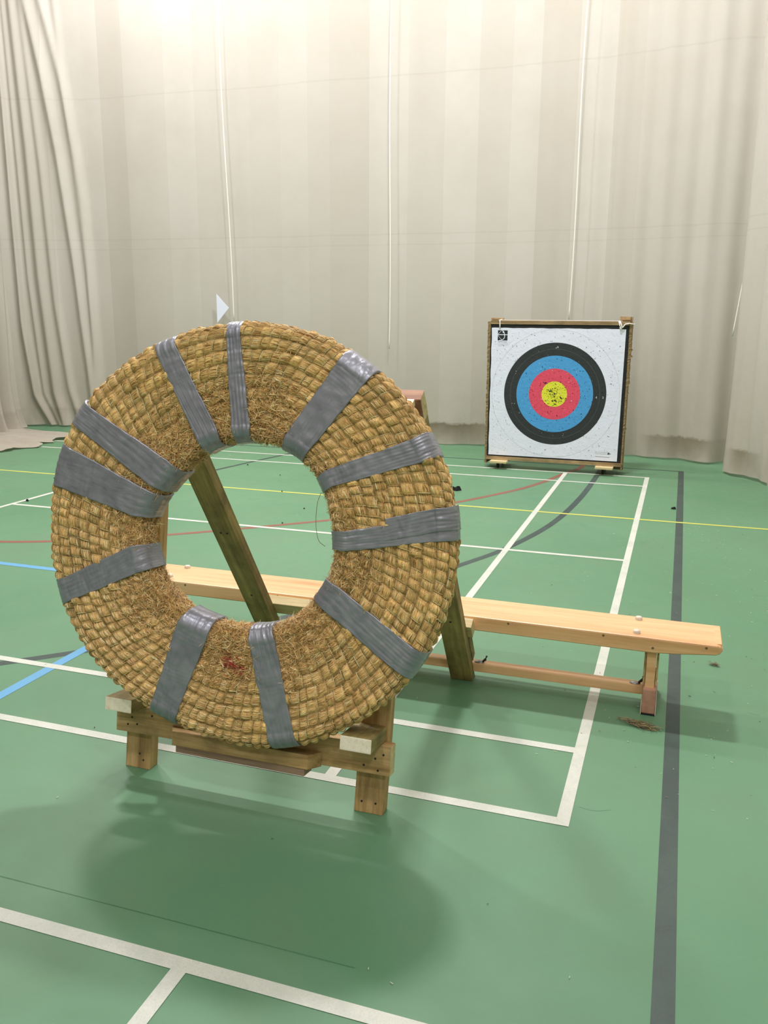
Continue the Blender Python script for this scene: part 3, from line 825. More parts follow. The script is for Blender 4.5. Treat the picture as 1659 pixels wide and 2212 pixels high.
# frayed loose ends standing off the worn parts
bV = []; bQ = []; bC = []; off = 0
n = 30000
t0 = rng.uniform(0, 2 * math.pi, n); p0 = np.where(rng.random(n) < .22, rng.uniform(.3, 1, n), 1 + rng.random(n) ** 1.35)
r_at = section(p0, t0)[0]; w0 = wear(t0, r_at)
kp = (rng.random(n) < np.clip(w0 * 1.1 + .20, 0, 1)) & ~under_tape(t0, p0, r_at)
t0, p0, r_at, w0 = t0[kp], p0[kp], r_at[kp], w0[kp]; n = len(t0)
P0, N0 = surf_pts(t0[:, None], p0[:, None], np.zeros((n, 1)))
P0 = P0[:, 0]; N0 = N0[:, 0]
tan = -np.sin(t0)[:, None] * e1 + np.cos(t0)[:, None] * e2
sid = np.cross(N0, tan)
an = rng.uniform(0, 2 * math.pi, n)
dirv = tan * np.cos(an)[:, None] * 1.2 + sid * np.sin(an)[:, None] + N0 * rng.uniform(-.05, .75, n)[:, None]
dirv /= np.linalg.norm(dirv, axis=1, keepdims=True)
ln = rng.uniform(.006, .026, n) * (.6 + .7 * w0)
curl = rng.normal(0, .25, (n, 3))
kq = np.linspace(-.25, .75, 4)[None, :, None]
P_ = P0[:, None] + N0[:, None] * .001 + dirv[:, None] * ln[:, None, None] * kq + curl[:, None] * (ln[:, None, None] * kq ** 2)
N_ = np.repeat(N0[:, None], 4, 1)
push(*ribbons(P_, N_, rng.uniform(.0008, .0019, n), pick(n)))
o = fast_quads('frayed_straw', np.concatenate(bV), np.concatenate(bQ), M['stalk'], boss, smooth=False, col=np.concatenate(bC)); o['kind'] = 'stuff'
# red tuft of marked straw
bV = []; bQ = []; bC = []; off = 0
n = 190
px = np.array([.001, -.3813])[None] + rng.normal(0, 1, (n, 2)) * np.array([.014, .012]) + (rng.uniform(-1, 1, (n, 1)) * np.array([.022, -.016]))
t0 = np.arctan2(px[:, 1], px[:, 0]); r0 = np.hypot(px[:, 0], px[:, 1])
p0 = 1 + (r0 - RI(t0)) / (RO(t0) - RI(t0))
P0, N0 = surf_pts(t0[:, None], p0[:, None], np.full((n, 1), .0055)); P0 = P0[:, 0]; N0 = N0[:, 0]
an = rng.uniform(0, 6.28, n); tan = np.cos(an)[:, None] * e1 + np.sin(an)[:, None] * e2 + N0 * rng.uniform(0, .5, n)[:, None]
P_ = P0[:, None] + tan[:, None] * rng.uniform(.004, .013, n)[:, None, None] * np.linspace(-.5, .5, 3)[None, :, None]
push(*ribbons(P_, np.repeat(N0[:, None], 3, 1), rng.uniform(.0009, .0018, n), np.array([lin(204, 52, 58)]) * rng.uniform(.6, 1.1, (n, 1))))
tag(fast_quads('red_straw_mark', np.concatenate(bV), np.concatenate(bQ), M['stalk'], boss, smooth=False, col=np.concatenate(bC)), 'tuft of straw stained red', kind='stuff')
# stray thread hanging in the hole
P_ = local(np.array([.243, .236, .2355, .245, .262]), np.array([.143, .11, .05, .005, -.012]), np.array([.09, .10, .102, .10, .09]))
V, F = tube([tuple(q) for q in np.array(spline([tuple(a) for a in P_], 6))], .0008, 5)
M['thread'] = plain('brown_thread', srgb(126, 112, 80), .8)
mesh_obj('loose_thread', V, F, M['thread'], boss, smooth=True)

# silver tape strips
t = NT('silver_tape')
uvn = t.node('ShaderNodeUVMap'); uvn.uv_map = 'UVMap'
mp = t.node('ShaderNodeMapping'); mp.inputs['Scale'].default_value = (11, 30, 1); t.link(uvn.outputs['UV'], mp.inputs['Vector'])
wr = t.noise(mp.outputs['Vector'], 1., 3, .5, .9)
obj = t.coords('Object', (1, 1, 1)); cr = t.noise(obj, 16, 2, .5, .8); fn = t.noise(obj, 400, 2, .5)
t.bump(t.math('ADD', t.math('ADD', wr, t.math('MULTIPLY', cr, .9)), t.math('MULTIPLY', fn, .05)), .5, .004)
c = t.mix(t.ramp(cr, [(.3, BLK), (.7, WHT)]), srgb(138, 138, 147), srgb(158, 158, 166))
M['tape'] = t.set(Base_Color=c, Roughness=t.ramp(wr, [(.3, g(.26)), (.7, g(.38))]), Metallic=.45, Specular_IOR_Level=.5)
def make_tape(q4, lift, idx, front_only=None):
    OL, OR, IL, IR = [np.array(a) for a in q4]
    nw = 34; lines = []
    rs = np.random.default_rng(100 + idx); ph = rs.uniform(0, 6.28, 12)
    for iw in range(nw):
        w = iw / (nw - 1)
        po = OL + (OR - OL) * w; pi_ = IL + (IR - IL) * w
        to, ti = math.atan2(po[1], po[0]), math.atan2(pi_[1], pi_[0])
        ro = float(RO(np.array([to]))[0]); ri = float(RI(np.array([ti]))[0])
        off = BULGE * .80 + lift; c = CR
        pts = []
        def pol(th_, r_, z_): pts.append((r_ * math.cos(th_), r_ * math.sin(th_), z_))
        zf = TH - BULGE * .4 + off * .9; zb = BULGE * .4 - off
        if front_only is None:
            for r_ in np.linspace(ri + .09, ri + c, 5)[:-1]: pol(ti, r_, zb)
            for a in np.linspace(-90, 0, 7): pol(ti, ri + c - (c + off) * math.cos(rad(a)), (BULGE * .4 + c) + (c + off) * math.sin(rad(a)))
            for z_ in np.linspace(BULGE * .4 + c, TH - BULGE * .4 - c, 5)[1:-1]: pol(ti, ri - off, z_)
            for a in np.linspace(0, 90, 9): pol(ti, ri + c - (c + off) * math.cos(rad(a)), (TH - BULGE * .4 - c) + (c + off) * math.sin(rad(a)))
            A0 = np.array([math.cos(ti), math.sin(ti)]) * (ri + c)
        else: A0 = pi_
        B0 = np.array([math.cos(to), math.sin(to)]) * (ro - c)
        nf = 70
        for s_ in np.linspace(0, 1, nf)[1:-1]:
            P2 = A0 + (B0 - A0) * s_
            pts.append((P2[0], P2[1], zf))
        for a in np.linspace(90, 0, 9): pol(to, ro - c + (c + off) * math.cos(rad(a)), (TH - BULGE * .4 - c) + (c + off) * math.sin(rad(a)))
        for z_ in np.linspace(TH - BULGE * .4 - c, BULGE * .4 + c, 5)[1:-1]: pol(to, ro + off, z_)
        for a in np.linspace(0, -90, 7): pol(to, ro - c + (c + off) * math.cos(rad(a)), (BULGE * .4 + c) + (c + off) * math.sin(rad(a)))
        for r_ in np.linspace(ro - c, ro - .09, 5)[1:]: pol(to, r_, zb)
        lines.append(pts)
    L = np.array(lines)   # nw, m, 3
    m = L.shape[1]
    seg = np.linalg.norm(np.diff(L[nw // 2], axis=0), axis=1); arc = np.r_[0, np.cumsum(seg)]
    # edge irregularity + wrinkles
    T = np.gradient(L, axis=1); W = np.gradient(L, axis=0)
    Nn = np.cross(W, T); Nn /= np.linalg.norm(Nn, axis=2, keepdims=True)
    mid = L[nw // 2, m // 2]; 
    if Nn[nw // 2, m // 2, 2] < 0: Nn = -Nn
    wv = np.linspace(0, 1, nw)[:, None]; a_ = arc[None, :]
    wid = np.linalg.norm(L[-1] - L[0], axis=1)[None, :]
    ww_ = wv * wid
    wr = np.zeros((nw, m))
    for k in range(7):
        fr = rs.uniform(110, 420); sl = rs.uniform(-25, 25)
        env = np.exp(-((a_ - rs.uniform(.1, arc[-1] - .1)) / rs.uniform(.05, .16)) ** 2)
        wr += env * np.abs(np.sin(ww_ * fr + a_ * sl + ph[k])) * rs.uniform(.3, 1.)
    for k in range(4):
        env = np.exp(-((a_ - rs.uniform(.15, arc[-1] - .15)) / .03) ** 2)
        wr += env * np.sin(a_ * rs.uniform(300, 600) + ww_ * rs.uniform(-60, 60)) * .35
    lump = np.sin(a_ * 165 + ph[8]) * np.sin(ww_ * 80 + ph[9]) * .4 + np.sin(a_ * 60 + ph[10] + ww_ * 30) * .5
    lump += np.sin(a_ * 2 * math.pi / .038 + ph[11]) * .25
    corner = np.exp(-((np.arange(m)[None] - 20) / 5.) ** 2) + np.exp(-((np.arange(m)[None] - (m - 20)) / 5.) ** 2)
    wr += corner * (np.sin(ww_ * 260 + ph[0]) * .5 + np.sin(a_ * 300 + ww_ * 140 + ph[1]) * .5)
    L = L + Nn * (.0009 * wr + .0011 * lump)[..., None]
    ed = .0006 * np.sin(a_ * 35 + ph[3]) + .0004 * np.sin(a_ * 110 + ph[4])
    Wn = W / (np.linalg.norm(W, axis=2, keepdims=True) + 1e-9)
    L = L + Wn * (ed * (wv - .5) * 2)[..., None]
    # thin shell: top plus tucked-down edges
    top = L
    e0 = L[0] - Nn[0] * .007; e9 = L[-1] - Nn[-1] * .007
    G = np.concatenate([e0[None], top, e9[None]], 0)
    V = local(G[..., 0], G[..., 1], G[..., 2])
    uv = np.stack([np.repeat(arc[None], nw + 2, 0), np.concatenate([-.01 + 0 * arc[None], ww_ + 0 * a_, wid + .01], 0)], -1)
    o = fast_quads('tape_strip', V.reshape(-1, 3), grid_quads(nw + 2, m), M['tape'], boss, uv=uv.reshape(-1, 2))
    return o
for i, q4 in enumerate(TAPES): make_tape(q4, .0022 + .0006 * (i % 3), i)
make_tape([(0.6285, 0.060), (0.626, 0.127), (0.447, 0.018), (0.446, 0.083)], .0050, 20, front_only=True)

# ------------------------------------------------------------------ gym bench
bench = thing('gym_bench', 'long low varnished pine gymnasium bench behind the stand', 'bench', (-.9, .97, 0))
zt, zb = .311, .252; v0b, v1b = .862, 1.098; uL, uR = -2.22, .435
# seat board with dropped sides, ends rising below
V = []; F = []
secs = []
us = [uL, uL + .008, uL + .02, uL + .16, uL + .24] + list(np.linspace(uL + .4, uR - .4, 12)) + [uR - .24, uR - .16, uR - .02, uR - .008, uR]
for uu in us:
    e = min(uu - uL, uR - uu)
    zbt = zb + (.024 * (1 - max(e, 0) / .22) if e < .22 else 0)
    rd = .012 * (1 - min(e / .02, 1)) ** 2
    pr = [(v0b + .004 + rd, zbt + rd), (v0b + rd, zbt + .004 + rd), (v0b + rd, zt - .007 - rd), (v0b + .002 + rd, zt - .002 - rd), (v0b + .007 + rd, zt - rd), (v1b - .007 - rd, zt - rd), (v1b - .002 - rd, zt - .002 - rd), (v1b - rd, zt - .007 - rd), (v1b - rd, zbt + .004 + rd), (v1b - .004 - rd, zbt + rd),
          (v1b - .030, zbt + rd), (v1b - .030, zt - .028), (v0b + .030, zt - .028), (v0b + .030, zbt + rd)]
    skew = -.012 * (uu + .5) / .9 if uu > -.5 else 0
    secs.append([(uu, a + skew, b_) for a, b_ in pr])
m = len(secs[0])
for s_ in secs: V += s_
for i in range(len(secs) - 1):
    for j in range(m): F.append((i * m + j, i * m + (j + 1) % m, (i + 1) * m + (j + 1) % m, (i + 1) * m + j))
def capfaces(o): return [(o + 0, o + 1, o + 2, o + 3, o + 4, o + 12, o + 13), (o + 4, o + 5, o + 11, o + 12), (o + 5, o + 6, o + 7, o + 8, o + 9, o + 10, o + 11)]
F += [tuple(reversed(f)) for f in capfaces(0)] + capfaces((len(secs) - 1) * m)
seat = mesh_obj('seat_board', V, F, M['pine'], bench)
# solid ends between the sides so the ends read as closed
for uu in (uL + .004, uR - .026):
    beam('end_piece', bench, [M['pine']], (uu, v0b + (.012 if uu > 0 else .02) , zb + .026), U, Vector((0, 1, 0)), Vector((0, 0, 1)), .022, v1b - v0b - .032, .034, .002)
for uu, vs in ((.128, (.892, 1.051)), (-1.925, (.914, 1.064))):
    for vv in vs:
        V, F = lathe([(0, .0135), (.006, .0135), (.0115, .012), (.0135, .0085), (.0145, .0), (.0145, -.002)], 20)
        reparent(mesh_obj('rubber_stud', [(a + uu, b_ + vv, c_ + zt) for a, b_, c_ in V], F, M['rubber_white'], bench, smooth=True), seat)
for uu in (.378, .191, .009, -.357, -.9, -1.36, -1.815):
    zc = .273 if uu == .191 else .299
    skew = -.012 * (uu + .5) / .9 if uu > -.5 else 0
    reparent(disc('screw_plug', (uu, v0b + skew, zc), (0, -1, 0), .0048, M['plug'], bench, .0012), seat)
def bench_leg(u0, sgn):
    """end frame: two posts, wide foot, rubber pad; the foot stands across the bench"""
    fr_ = beam('leg_frame', bench, [M['pine']], (u0 + .006, .872, .10), U, Vector((0, 1, 0)), Vector((0, 0, 1)), .034, .045, zb - .095, .003)
    beam('leg_frame', bench, [M['pine']], (u0 + .006, 1.045, .10), U, Vector((0, 1, 0)), Vector((0, 0, 1)), .034, .045, zb - .095, .003)
    # shaped gusset plates either side
    for du in (-.004, .042):
        V2 = []
        prof = [(.905, .10), (.915, .17), (.935, .215), (1.025, .215), (1.045, .17), (1.055, .10)]
        for x in (u0 + du, u0 + du + .008): V2 += [(x, a, b_) for a, b_ in prof]
        k = len(prof)
        F2 = [tuple(range(k - 1, -1, -1)), tuple(range(k, 2 * k))] + [(i, (i + 1) % k, k + (i + 1) % k, k + i) for i in range(k)]
        mesh_obj('gusset', V2, F2, M['pale_timber'], bench)
    ft = beam('foot', bench, [M['rubber_pink']], (u0, .855, .006), U, Vector((0, 1, 0)), Vector((0, 0, 1)), .049, .25, .098, .005)
    for xx in (u0 - .0035, u0 + .0495):
        p = beam('foot_pad', bench, [M['rubber_white']], (xx, .852, .001), U, Vector((0, 1, 0)), Vector((0, 0, 1)), .003, .256, .040, .001)
    p = beam('foot_sole', bench, [M['black_rubber']], (u0 - .002, .852, .0005), U, Vector((0, 1, 0)), Vector((0, 0, 1)), .053, .256, .006, .001)
    return ft
bench_leg(.167, 1); bench_leg(-2.012, -1)
beam('lower_beam', bench, [M['pine']], (-1.962, .948, .040), U, Vector((0, 1, 0)), Vector((0, 0, 1)), 2.128, .050, .036, .004)
for uu in (.124, -.500):
    V1, F1 = lathe([(0, .006), (.006, .006), (.011, .003), (.014, .0025), (.014, -.001)], 14)
    V1 = [(a * 1.5 + uu + .010, b_ + .968, c_ + .0765) for a, b_, c_ in V1]
    mesh_obj('metal_bracket', V1, F1, M['steel'], bench, smooth=True)
    V2, F2 = tube([(uu + .024, .968, .080), (uu + .034, .968, .090), (uu + .040, .968, .106)], [.004, .006, .005], 8)
    mesh_obj('bracket_hook', V2, F2, M['dark_steel'], bench, smooth=True)

# ------------------------------------------------------------------ square target at the back
tb = thing('paper_target', 'square archery target with blue, red and yellow rings on a wheeled frame', 'archery target', (-.93, 6.2, 0))
YF = 6.10
# layered foam block
def wob(u, z): return 0
V = []; F = []
beam('foam_block', tb, [M['foam']], (-1.575, YF + .012, .120), U, Vector((0, 1, 0)), Vector((0, 0, 1)), 1.300, .15, 1.285, .006)
# frayed edge strips, left and right, jagged outline
def fray(u0, u1, name='frayed_edge'):
    r_ = np.random.default_rng(int(abs(u0 * 1000)))
    zs = np.linspace(.045, 1.43, 90); V = []; F = []
    out = -1 if u1 < -1 else 1
    for z in zs:
        j = r_.normal(0, .0022) + (.009 if r_.random() < .04 else 0) - .012 * (1 - z / 1.43)
        a, b_ = (u0 - max(j, -.016), u1) if out < 0 else (u0, u1 + max(j, -.016))
        V += [(a, YF + .016 + r_.normal(0, .002), z), (b_, YF + .014 + r_.normal(0, .002), z), (b_, YF + .155, z), (a, YF + .155, z)]
    for i in range(len(zs) - 1):
        for k in range(4): F.append((i * 4 + k, i * 4 + (k + 1) % 4, (i + 1) * 4 + (k + 1) % 4, (i + 1) * 4 + k))
    F += [(0, 3, 2, 1), tuple((len(zs) - 1) * 4 + k for k in range(4))]
    mesh_obj(name, V, F, M['fray'], tb)
fray(-1.606, -1.5755); fray(-.2745, -.249)
Zv = Vector((0, 0, 1)); Yv = Vector((0, 1, 0))
def zbeam(name, mats, u0, u1, y0, y1, z0, z1, parent=tb, **k):
    # vertical grain
    return beam(name, parent, mats, (u1, y0, z0), Zv, Yv, Vector((-1, 0, 0)), z1 - z0, y1 - y0, u1 - u0, **k)
def xbeam(name, mats, u0, u1, y0, y1, z0, z1, parent=tb, **k):
    return beam(name, parent, mats, (u0, y0, z0), U, Yv, Zv, u1 - u0, y1 - y0, z1 - z0, **k)
zbeam('frame_post', [M['frame_timber']], -1.600, -1.505, YF + .162, YF + .207, .04, 1.458)
zbeam('frame_post', [M['frame_timber']], -.350, -.258, YF + .162, YF + .207, .03, 1.484)
xbeam('top_bar', [M['frame_timber']], -1.576, -.275, YF + .006, YF + .150, 1.406, 1.442)
xbeam('top_tape', [plain('white_tape', srgb(236, 230, 220), .6)], -1.50, -.37, YF + .010, YF + .146, 1.4425, 1.447, bevel=.001)
xbeam('corner_block', [M['frame_timber']], -1.592, -1.475, YF + .10, YF + .1615, 1.4475, 1.468)
xbeam('corner_block', [M['frame_timber']], -.372, -.275, YF + .10, YF + .1615, 1.4475, 1.487)
xbeam('bottom_bar', [M['frame_timber']], -1.586, -.268, YF + .004, YF + .155, .083, .118)
# feet and castors
for uu, zz in ((-1.523, .062), (-.503, .062)):
    fb = xbeam('foot_board', [M['pale_timber'], M['sawn_end']], uu, uu + .165, YF - .085, YF + .30, .062, .0825, ends='-+')
    for yy in (YF + .0, YF + .24):
        cu = uu + .07
        V, F = lathe([(.004, -.011), (.024, -.011), (.029, -.007), (.029, .007), (.024, .011), (.004, .011)], 20)
        reparent(mesh_obj('castor_wheel', [(c_ + cu, a + yy, b_ + .0295) for a, b_, c_ in V], F, M['black_rubber'], tb, smooth=True), fb)
        for dx in (-.016, .014):
            V = [(cu + dx + e, yy + a, b_) for e in (0, .002) for a, b_ in ((-.004, .03), (.004, .03), (.022, .0615), (-.016, .0615))]
            fk = mesh_obj('castor_fork', V, [(3, 2, 1, 0), (4, 5, 6, 7), (0, 1, 5, 4), (1, 2, 6, 5), (2, 3, 7, 6), (3, 0, 4, 7)], M['steel'], tb)
            reparent(fk, fb)
# the printed paper face
FU, FZ = -.933, .752
c_w = srgb(236, 238, 250)
def facepaper(name, col, rough=.7):
    t = NT(name); v = t.coords('Object', (1, 1, 1)); n = t.noise(v, 14, 5, .65, .5); n2 = t.noise(v, 60, 4, .7)
    t.bump(t.math('ADD', n, t.math('MULTIPLY', n2, .4)), .6, .009)
    return t.set(Base_Color=t.mix(t.math('MULTIPLY', n2, .15), col, tuple(x * .8 for x in col[:3]) + (1,)), Roughness=rough)
fm = [facepaper('face_white', srgb(236, 238, 254)), facepaper('face_black', srgb(44, 48, 50)), facepaper('face_blue', srgb(76, 160, 220)),
      facepaper('face_red', srgb(232, 78, 104)), facepaper('face_yellow', srgb(232, 228, 58)), plain('print_grey', srgb(196, 198, 208), .7),
      plain('print_dark_grey', srgb(84, 88, 92), .7), plain('arrow_hole', srgb(18, 20, 26), .9), plain('print_ink', srgb(34, 38, 40), .7), plain('torn_white', srgb(240, 242, 246), .8)]
PV = []; PF = []; PM = []
yl = YF + .010
def pp_(pts, dy, mi):
    o = len(PV); PV.extend([(FU + x, yl - dy, FZ + z) for x, z in pts]); PF.append(tuple(range(o, o + len(pts)))); PM.append(mi)
# wavy sheet
nx, nz = 40, 40; o = 0
hw0, hw1 = .627, .622
for i in range(nx + 1):
    for j in range(nz + 1):
        x = -hw0 + 2 * hw0 * i / nx; z = -.620 + 1.240 * j / nz
        e = (abs(x) / .63) ** 8 + (abs(z) / .62) ** 8
        if i == 0: x += .002 * math.sin(j * .9)
        if j == nz: z += .0015 * math.sin(i * .6) + .001 * math.sin(i * 1.7)
        PV.append((FU + x * (1 + .004 * z / .62), yl, FZ + z))
for i in range(nx):
    for j in range(nz):
        a = i * (nz + 1) + j; PF.append((a, a + nz + 1, a + nz + 2, a + 1)); PM.append(0)
def disc2(r, dy, mi, n=120, r0=0.):
    if r0 == 0: pp_([(r * math.cos(2 * math.pi * k / n), r * math.sin(2 * math.pi * k / n)) for k in range(n)], dy, mi)
    else:
        for k in range(n):
            a, b_ = 2 * math.pi * k / n, 2 * math.pi * (k + 1) / n
            pp_([(r0 * math.cos(a), r0 * math.sin(a)), (r * math.cos(a), r * math.sin(a)), (r * math.cos(b_), r * math.sin(b_)), (r0 * math.cos(b_), r0 * math.sin(b_))], dy, mi)
disc2(.611, .0004, 5, r0=.6085)
disc2(.488, .0004, 1); disc2(.4285, .0008, 6, r0=.4255); disc2(.366, .0008, 2); disc2(.244, .0012, 3); disc2(.122, .0016, 4)
hr = random.Random(3)
def hole(x, z, s, mi=7, dy=.0022):
    n_ = hr.randint(4, 6); a0 = hr.uniform(0, 6); el = hr.uniform(1, 2.2); an = hr.gauss(-.3, .6)
    pts = []
    for k in range(n_):
        a = a0 + 2 * math.pi * k / n_; r_ = s * hr.uniform(.6, 1.2); u_, w_ = r_ * math.cos(a) * el, r_ * math.sin(a)
        pts.append((x + u_ * math.cos(an) - w_ * math.sin(an), z + u_ * math.sin(an) + w_ * math.cos(an)))
    pp_(pts, dy, mi)
for i in range(820):
    if i < 400: r_, a = abs(hr.gauss(.12, .2)), hr.uniform(0, 6.283); x, z = r_ * math.cos(a), r_ * math.sin(a)
    else: x, z = hr.uniform(-.6, .6), hr.uniform(-.6, .6)
    if abs(x) > .61 or abs(z) > .60: continue
    hole(x, z, hr.uniform(.0012, .0034) * (1 if math.hypot(x, z) > .13 else 1.2))
for i in range(70):
    r_, a = abs(hr.gauss(0, .3)), hr.uniform(0, 6.283)
    if r_ > .48: continue
    hole(r_ * math.cos(a), r_ * math.sin(a), hr.uniform(.0012, .003), 9)
for cx, cz, n_ in ((-.045, .028, 14), (.005, -.060, 13), (.07, -.032, 8), (-.088, .105, 9), (.0, -.095, 4), (.005, .45, 4)):
    for k in range(n_): hole(cx + hr.gauss(0, .012), cz + hr.gauss(0, .006), hr.uniform(.0025, .0055), 7 if cz < .4 else 9, .0024 + .00002 * k)
# logo: dark square with a bow and arrow knocked out
lx0, lx1, lz0, lz1 = -.570, -.475, .500, .596
pp_([(lx0, lz0), (lx1, lz0), (lx1, lz1), (lx0, lz1)], .0006, 8)
def pstrip(P, w, dy, mi, widths=None):
    for i in range(len(P) - 1):
        a = np.array(P[i]); b_ = np.array(P[i + 1]); d_ = b_ - a; d_ = d_ / (np.hypot(*d_) + 1e-9); nn = np.array([-d_[1], d_[0]])
        w0, w1 = (w, w) if widths is None else (widths[i], widths[i + 1])
        pp_([tuple(a - nn * w0 / 2), tuple(b_ - nn * w1 / 2), tuple(b_ + nn * w1 / 2), tuple(a + nn * w0 / 2)], dy, mi)
pstrip([(lx0, .555), (lx1, .555)], .007, .0009, 0)
bow = spline([(-.529, .594), (-.516, .588), (-.508, .572), (-.5035, .552), (-.504, .532), (-.513, .515), (-.535, .504), (-.555, .500)], 6)
pstrip([tuple(b_) for b_ in bow], .006, .0010, 0)
pstrip([(-.536, .593), (lx0 + .002, .560)], .003, .0009, 0); pstrip([(lx0 + .002, .549), (-.545, .520), (-.532, .510)], .0025, .0009, 0)
n_ = 16
pp_([(-.517 + .007 * math.cos(2 * math.pi * k / n_), .580 + .009 * math.sin(2 * math.pi * k / n_)) for k in range(n_)], .0011, 0)
for k, (a, b_) in enumerate(((-.566, -.47), (-.60, -.452), (-.566, -.462), (-.562, -.50))):
    zq = .470 - k * .0085; xx = a
    while xx < b_:
        w_ = hr.uniform(.004, .012); pp_([(xx, zq), (xx + w_, zq), (xx + w_, zq + .0028), (xx, zq + .0028)], .0006, 5); xx += w_ + .0025
# grey capsule and dot, bottom right
cap = [(.425 + .012 * math.cos(a), -.545 + .012 * math.sin(a)) for a in np.linspace(math.pi / 2, 3 * math.pi / 2, 8)] + [(.535, -.557), (.535, -.533)]
pp_([(x, z) for x, z in cap], .0005, 5)
pp_([(x * .985 + .0072, -.545 + (z + .545) * .72) for x, z in cap], .0007, 0)
for k in range(3): pstrip([(.430, -.5385 - k * .0055), (.520, -.5385 - k * .0055)], .0016, .0009, 5)
pp_([(.543 + .011 * math.cos(2 * math.pi * k / 16), -.548 + .011 * math.sin(2 * math.pi * k / 16)) for k in range(16)], .0009, 6)
pstrip([(.552, -.548), (.564, -.549)], .005, .0009, 6)
pstrip([(.42, -.580), (.50, -.582), (.552, -.585)], .003, .0007, 6)
face = mesh_obj('target_face', PV, PF, fm, tb, fmat=PM)
tag(face, 'white paper target face with coloured rings')
# printed words and numbers
def words(txt, x, z, size, mat, dy=.0012, xs=1., name='printed_text'):
    cu = bpy.data.curves.new('txt', 'FONT'); cu.body = txt; cu.size = size; cu.align_x = 'CENTER'; cu.align_y = 'CENTER'; cu.resolution_u = 3
    ob = bpy.data.objects.new('txt', cu); COL.objects.link(ob)
    dg = bpy.context.evaluated_depsgraph_get(); me = bpy.data.meshes.new_from_object(ob.evaluated_get(dg))
    V = [(FU + x + v.co.x * xs, yl - dy, FZ + z + v.co.y) for v in me.vertices]; F = [tuple(p.vertices) for p in me.polygons]
    bpy.data.objects.remove(ob); bpy.data.curves.remove(cu)
    return mesh_obj(name, V, F, mat, face)
face_parent_fix = None
wm = plain('number_white', srgb(222, 224, 226), .7)
words('4', .396, -.018, .030, wm, .0012); words('3', .458, -.018, .030, wm, .0012)
words('world archery', -.5225, .488, .0165, fm[8], .0009, .95)
# cords round the upper corners
V, F = tube([(-.372, YF + .002, 1.445), (-.362, YF - .004, 1.405), (-.348, YF - .004, 1.375), (-.332, YF - .006, 1.392), (-.312, YF - .004, 1.418), (-.275, YF - .002, 1.424), (-.236, YF + .02, 1.416), (-.234, YF + .12, 1.416)], .005, 7)
mesh_obj('tie_cord', V, F, M['cord'], tb, smooth=True)
V, F = tube([(-.366, YF + .0, 1.447), (-.352, YF - .005, 1.42), (-.340, YF - .006, 1.395), (-.36, YF - .006, 1.384), (-.345, YF - .006, 1.366)], .006, 7)
mesh_obj('tie_cord', V, F, M['cord'], tb, smooth=True)
V, F = tube([(-1.485, YF + .08, 1.449), (-1.485, YF + .001, 1.444), (-1.4845, YF + .0, 1.40), (-1.484, YF + .002, 1.365)], .006, 7)
mesh_obj('tie_cord', V, F, M['cord'], tb, smooth=True)

# ------------------------------------------------------------------ litter on the floor
def crumb(x, y, s, label, mat=M['black_rubber'], group='black scraps on the far floor', spiky=False):
    r_ = np.random.default_rng(int(abs(x * 917 + y * 331)))
    V = []; F = []
    n_ = 9
    for k in range(n_):
        a = 2 * math.pi * k / n_; rr = s * r_.uniform(.5, 1.) * (1 + (.8 if spiky and k % 2 else 0))
        V.append((x + rr * math.cos(a), y + rr * math.sin(a) * .6, .002))
        V.append((x + rr * .6 * math.cos(a), y + rr * .4 * math.sin(a), .004 + s * r_.uniform(.3, .8) * (1.5 if spiky else 1)))
    for k in range(n_):
        k2 = (k + 1) % n_; F.append((2 * k, 2 * k2, 2 * k2 + 1, 2 * k + 1))
    F.append(tuple(2 * k + 1 for k in range(n_))); F.append(tuple(2 * k for k in reversed(range(n_))))
    tag(mesh_obj('rubber_scrap', V, F, mat), label, 'scrap', group)
crumb(-1.56, 4.83, .034, 'spiky black scrap on the floor right of the straw ring', spiky=True, group=None)
crumb(.235, 4.72, .024, 'small black scrap beside the grey line, right of the paper target', group=None)
crumb(-4.70, 3.18, .020, 'black scrap by the white line left of the straw ring', group=None)
for x, y, s in ((-5.15, 4.06, .012), (-4.25, 3.5, .01), (-5.2, 3.35, .01), (-3.85, 5.35, .011), (-2.55, 5.1, .009), (-2.95, 4.25, .01), (-3.3, 4.95, .009), (-2.5, 3.7, .009), (-2.75, 2.95, .012), (-2.45, 3.2, .008), (-1.0, 7.0, .012)):
    crumb(x, y, s, 'tiny black crumb on the green floor among others')
# straw wisps
def wisp(x, y, n_, sx, sy, ang, label, cols, lmax=.035):
    r_ = np.random.default_rng(int(abs(x * 100 + 7)))
    P0 = r_.normal(0, 1, (n_, 2)) * np.array([sx, sy]); ca, sa = math.cos(ang), math.sin(ang)
    P0 = np.stack([x + P0[:, 0] * ca - P0[:, 1] * sa, y + P0[:, 0] * sa + P0[:, 1] * ca, .0025 + r_.uniform(0, .012, n_)], -1)
    a = ang + r_.normal(0, .7, n_); d_ = np.stack([np.cos(a), np.sin(a), r_.normal(0, .12, n_)], -1)
    ln_ = r_.uniform(.3, 1, n_) * lmax
    P = P0[:, None] + d_[:, None] * ln_[:, None, None] * np.linspace(-.5, .5, 4)[None, :, None] + r_.normal(0, .15, (n_, 1, 3)) * (np.linspace(-.5, .5, 4) ** 2)[None, :, None] * ln_[:, None, None]
    P[..., 2] = np.clip(P[..., 2], .0022, None)
    N = np.zeros_like(P); N[..., 2] = 1
    V, Q_, C = ribbons(P, N, r_.uniform(.001, .0022, n_), cols[r_.choice(len(cols), n_)])
    o = fast_quads('straw_wisp', V, Q_, M['stalk'], smooth=False, col=C)
    return tag(o, label, 'straw')
wisp(.17, .75, 320, .030, .011, -.35, 'flat tuft of loose straw on the floor before the bench foot', np.array([lin(120, 104, 66), lin(96, 84, 52), lin(150, 132, 84)]))
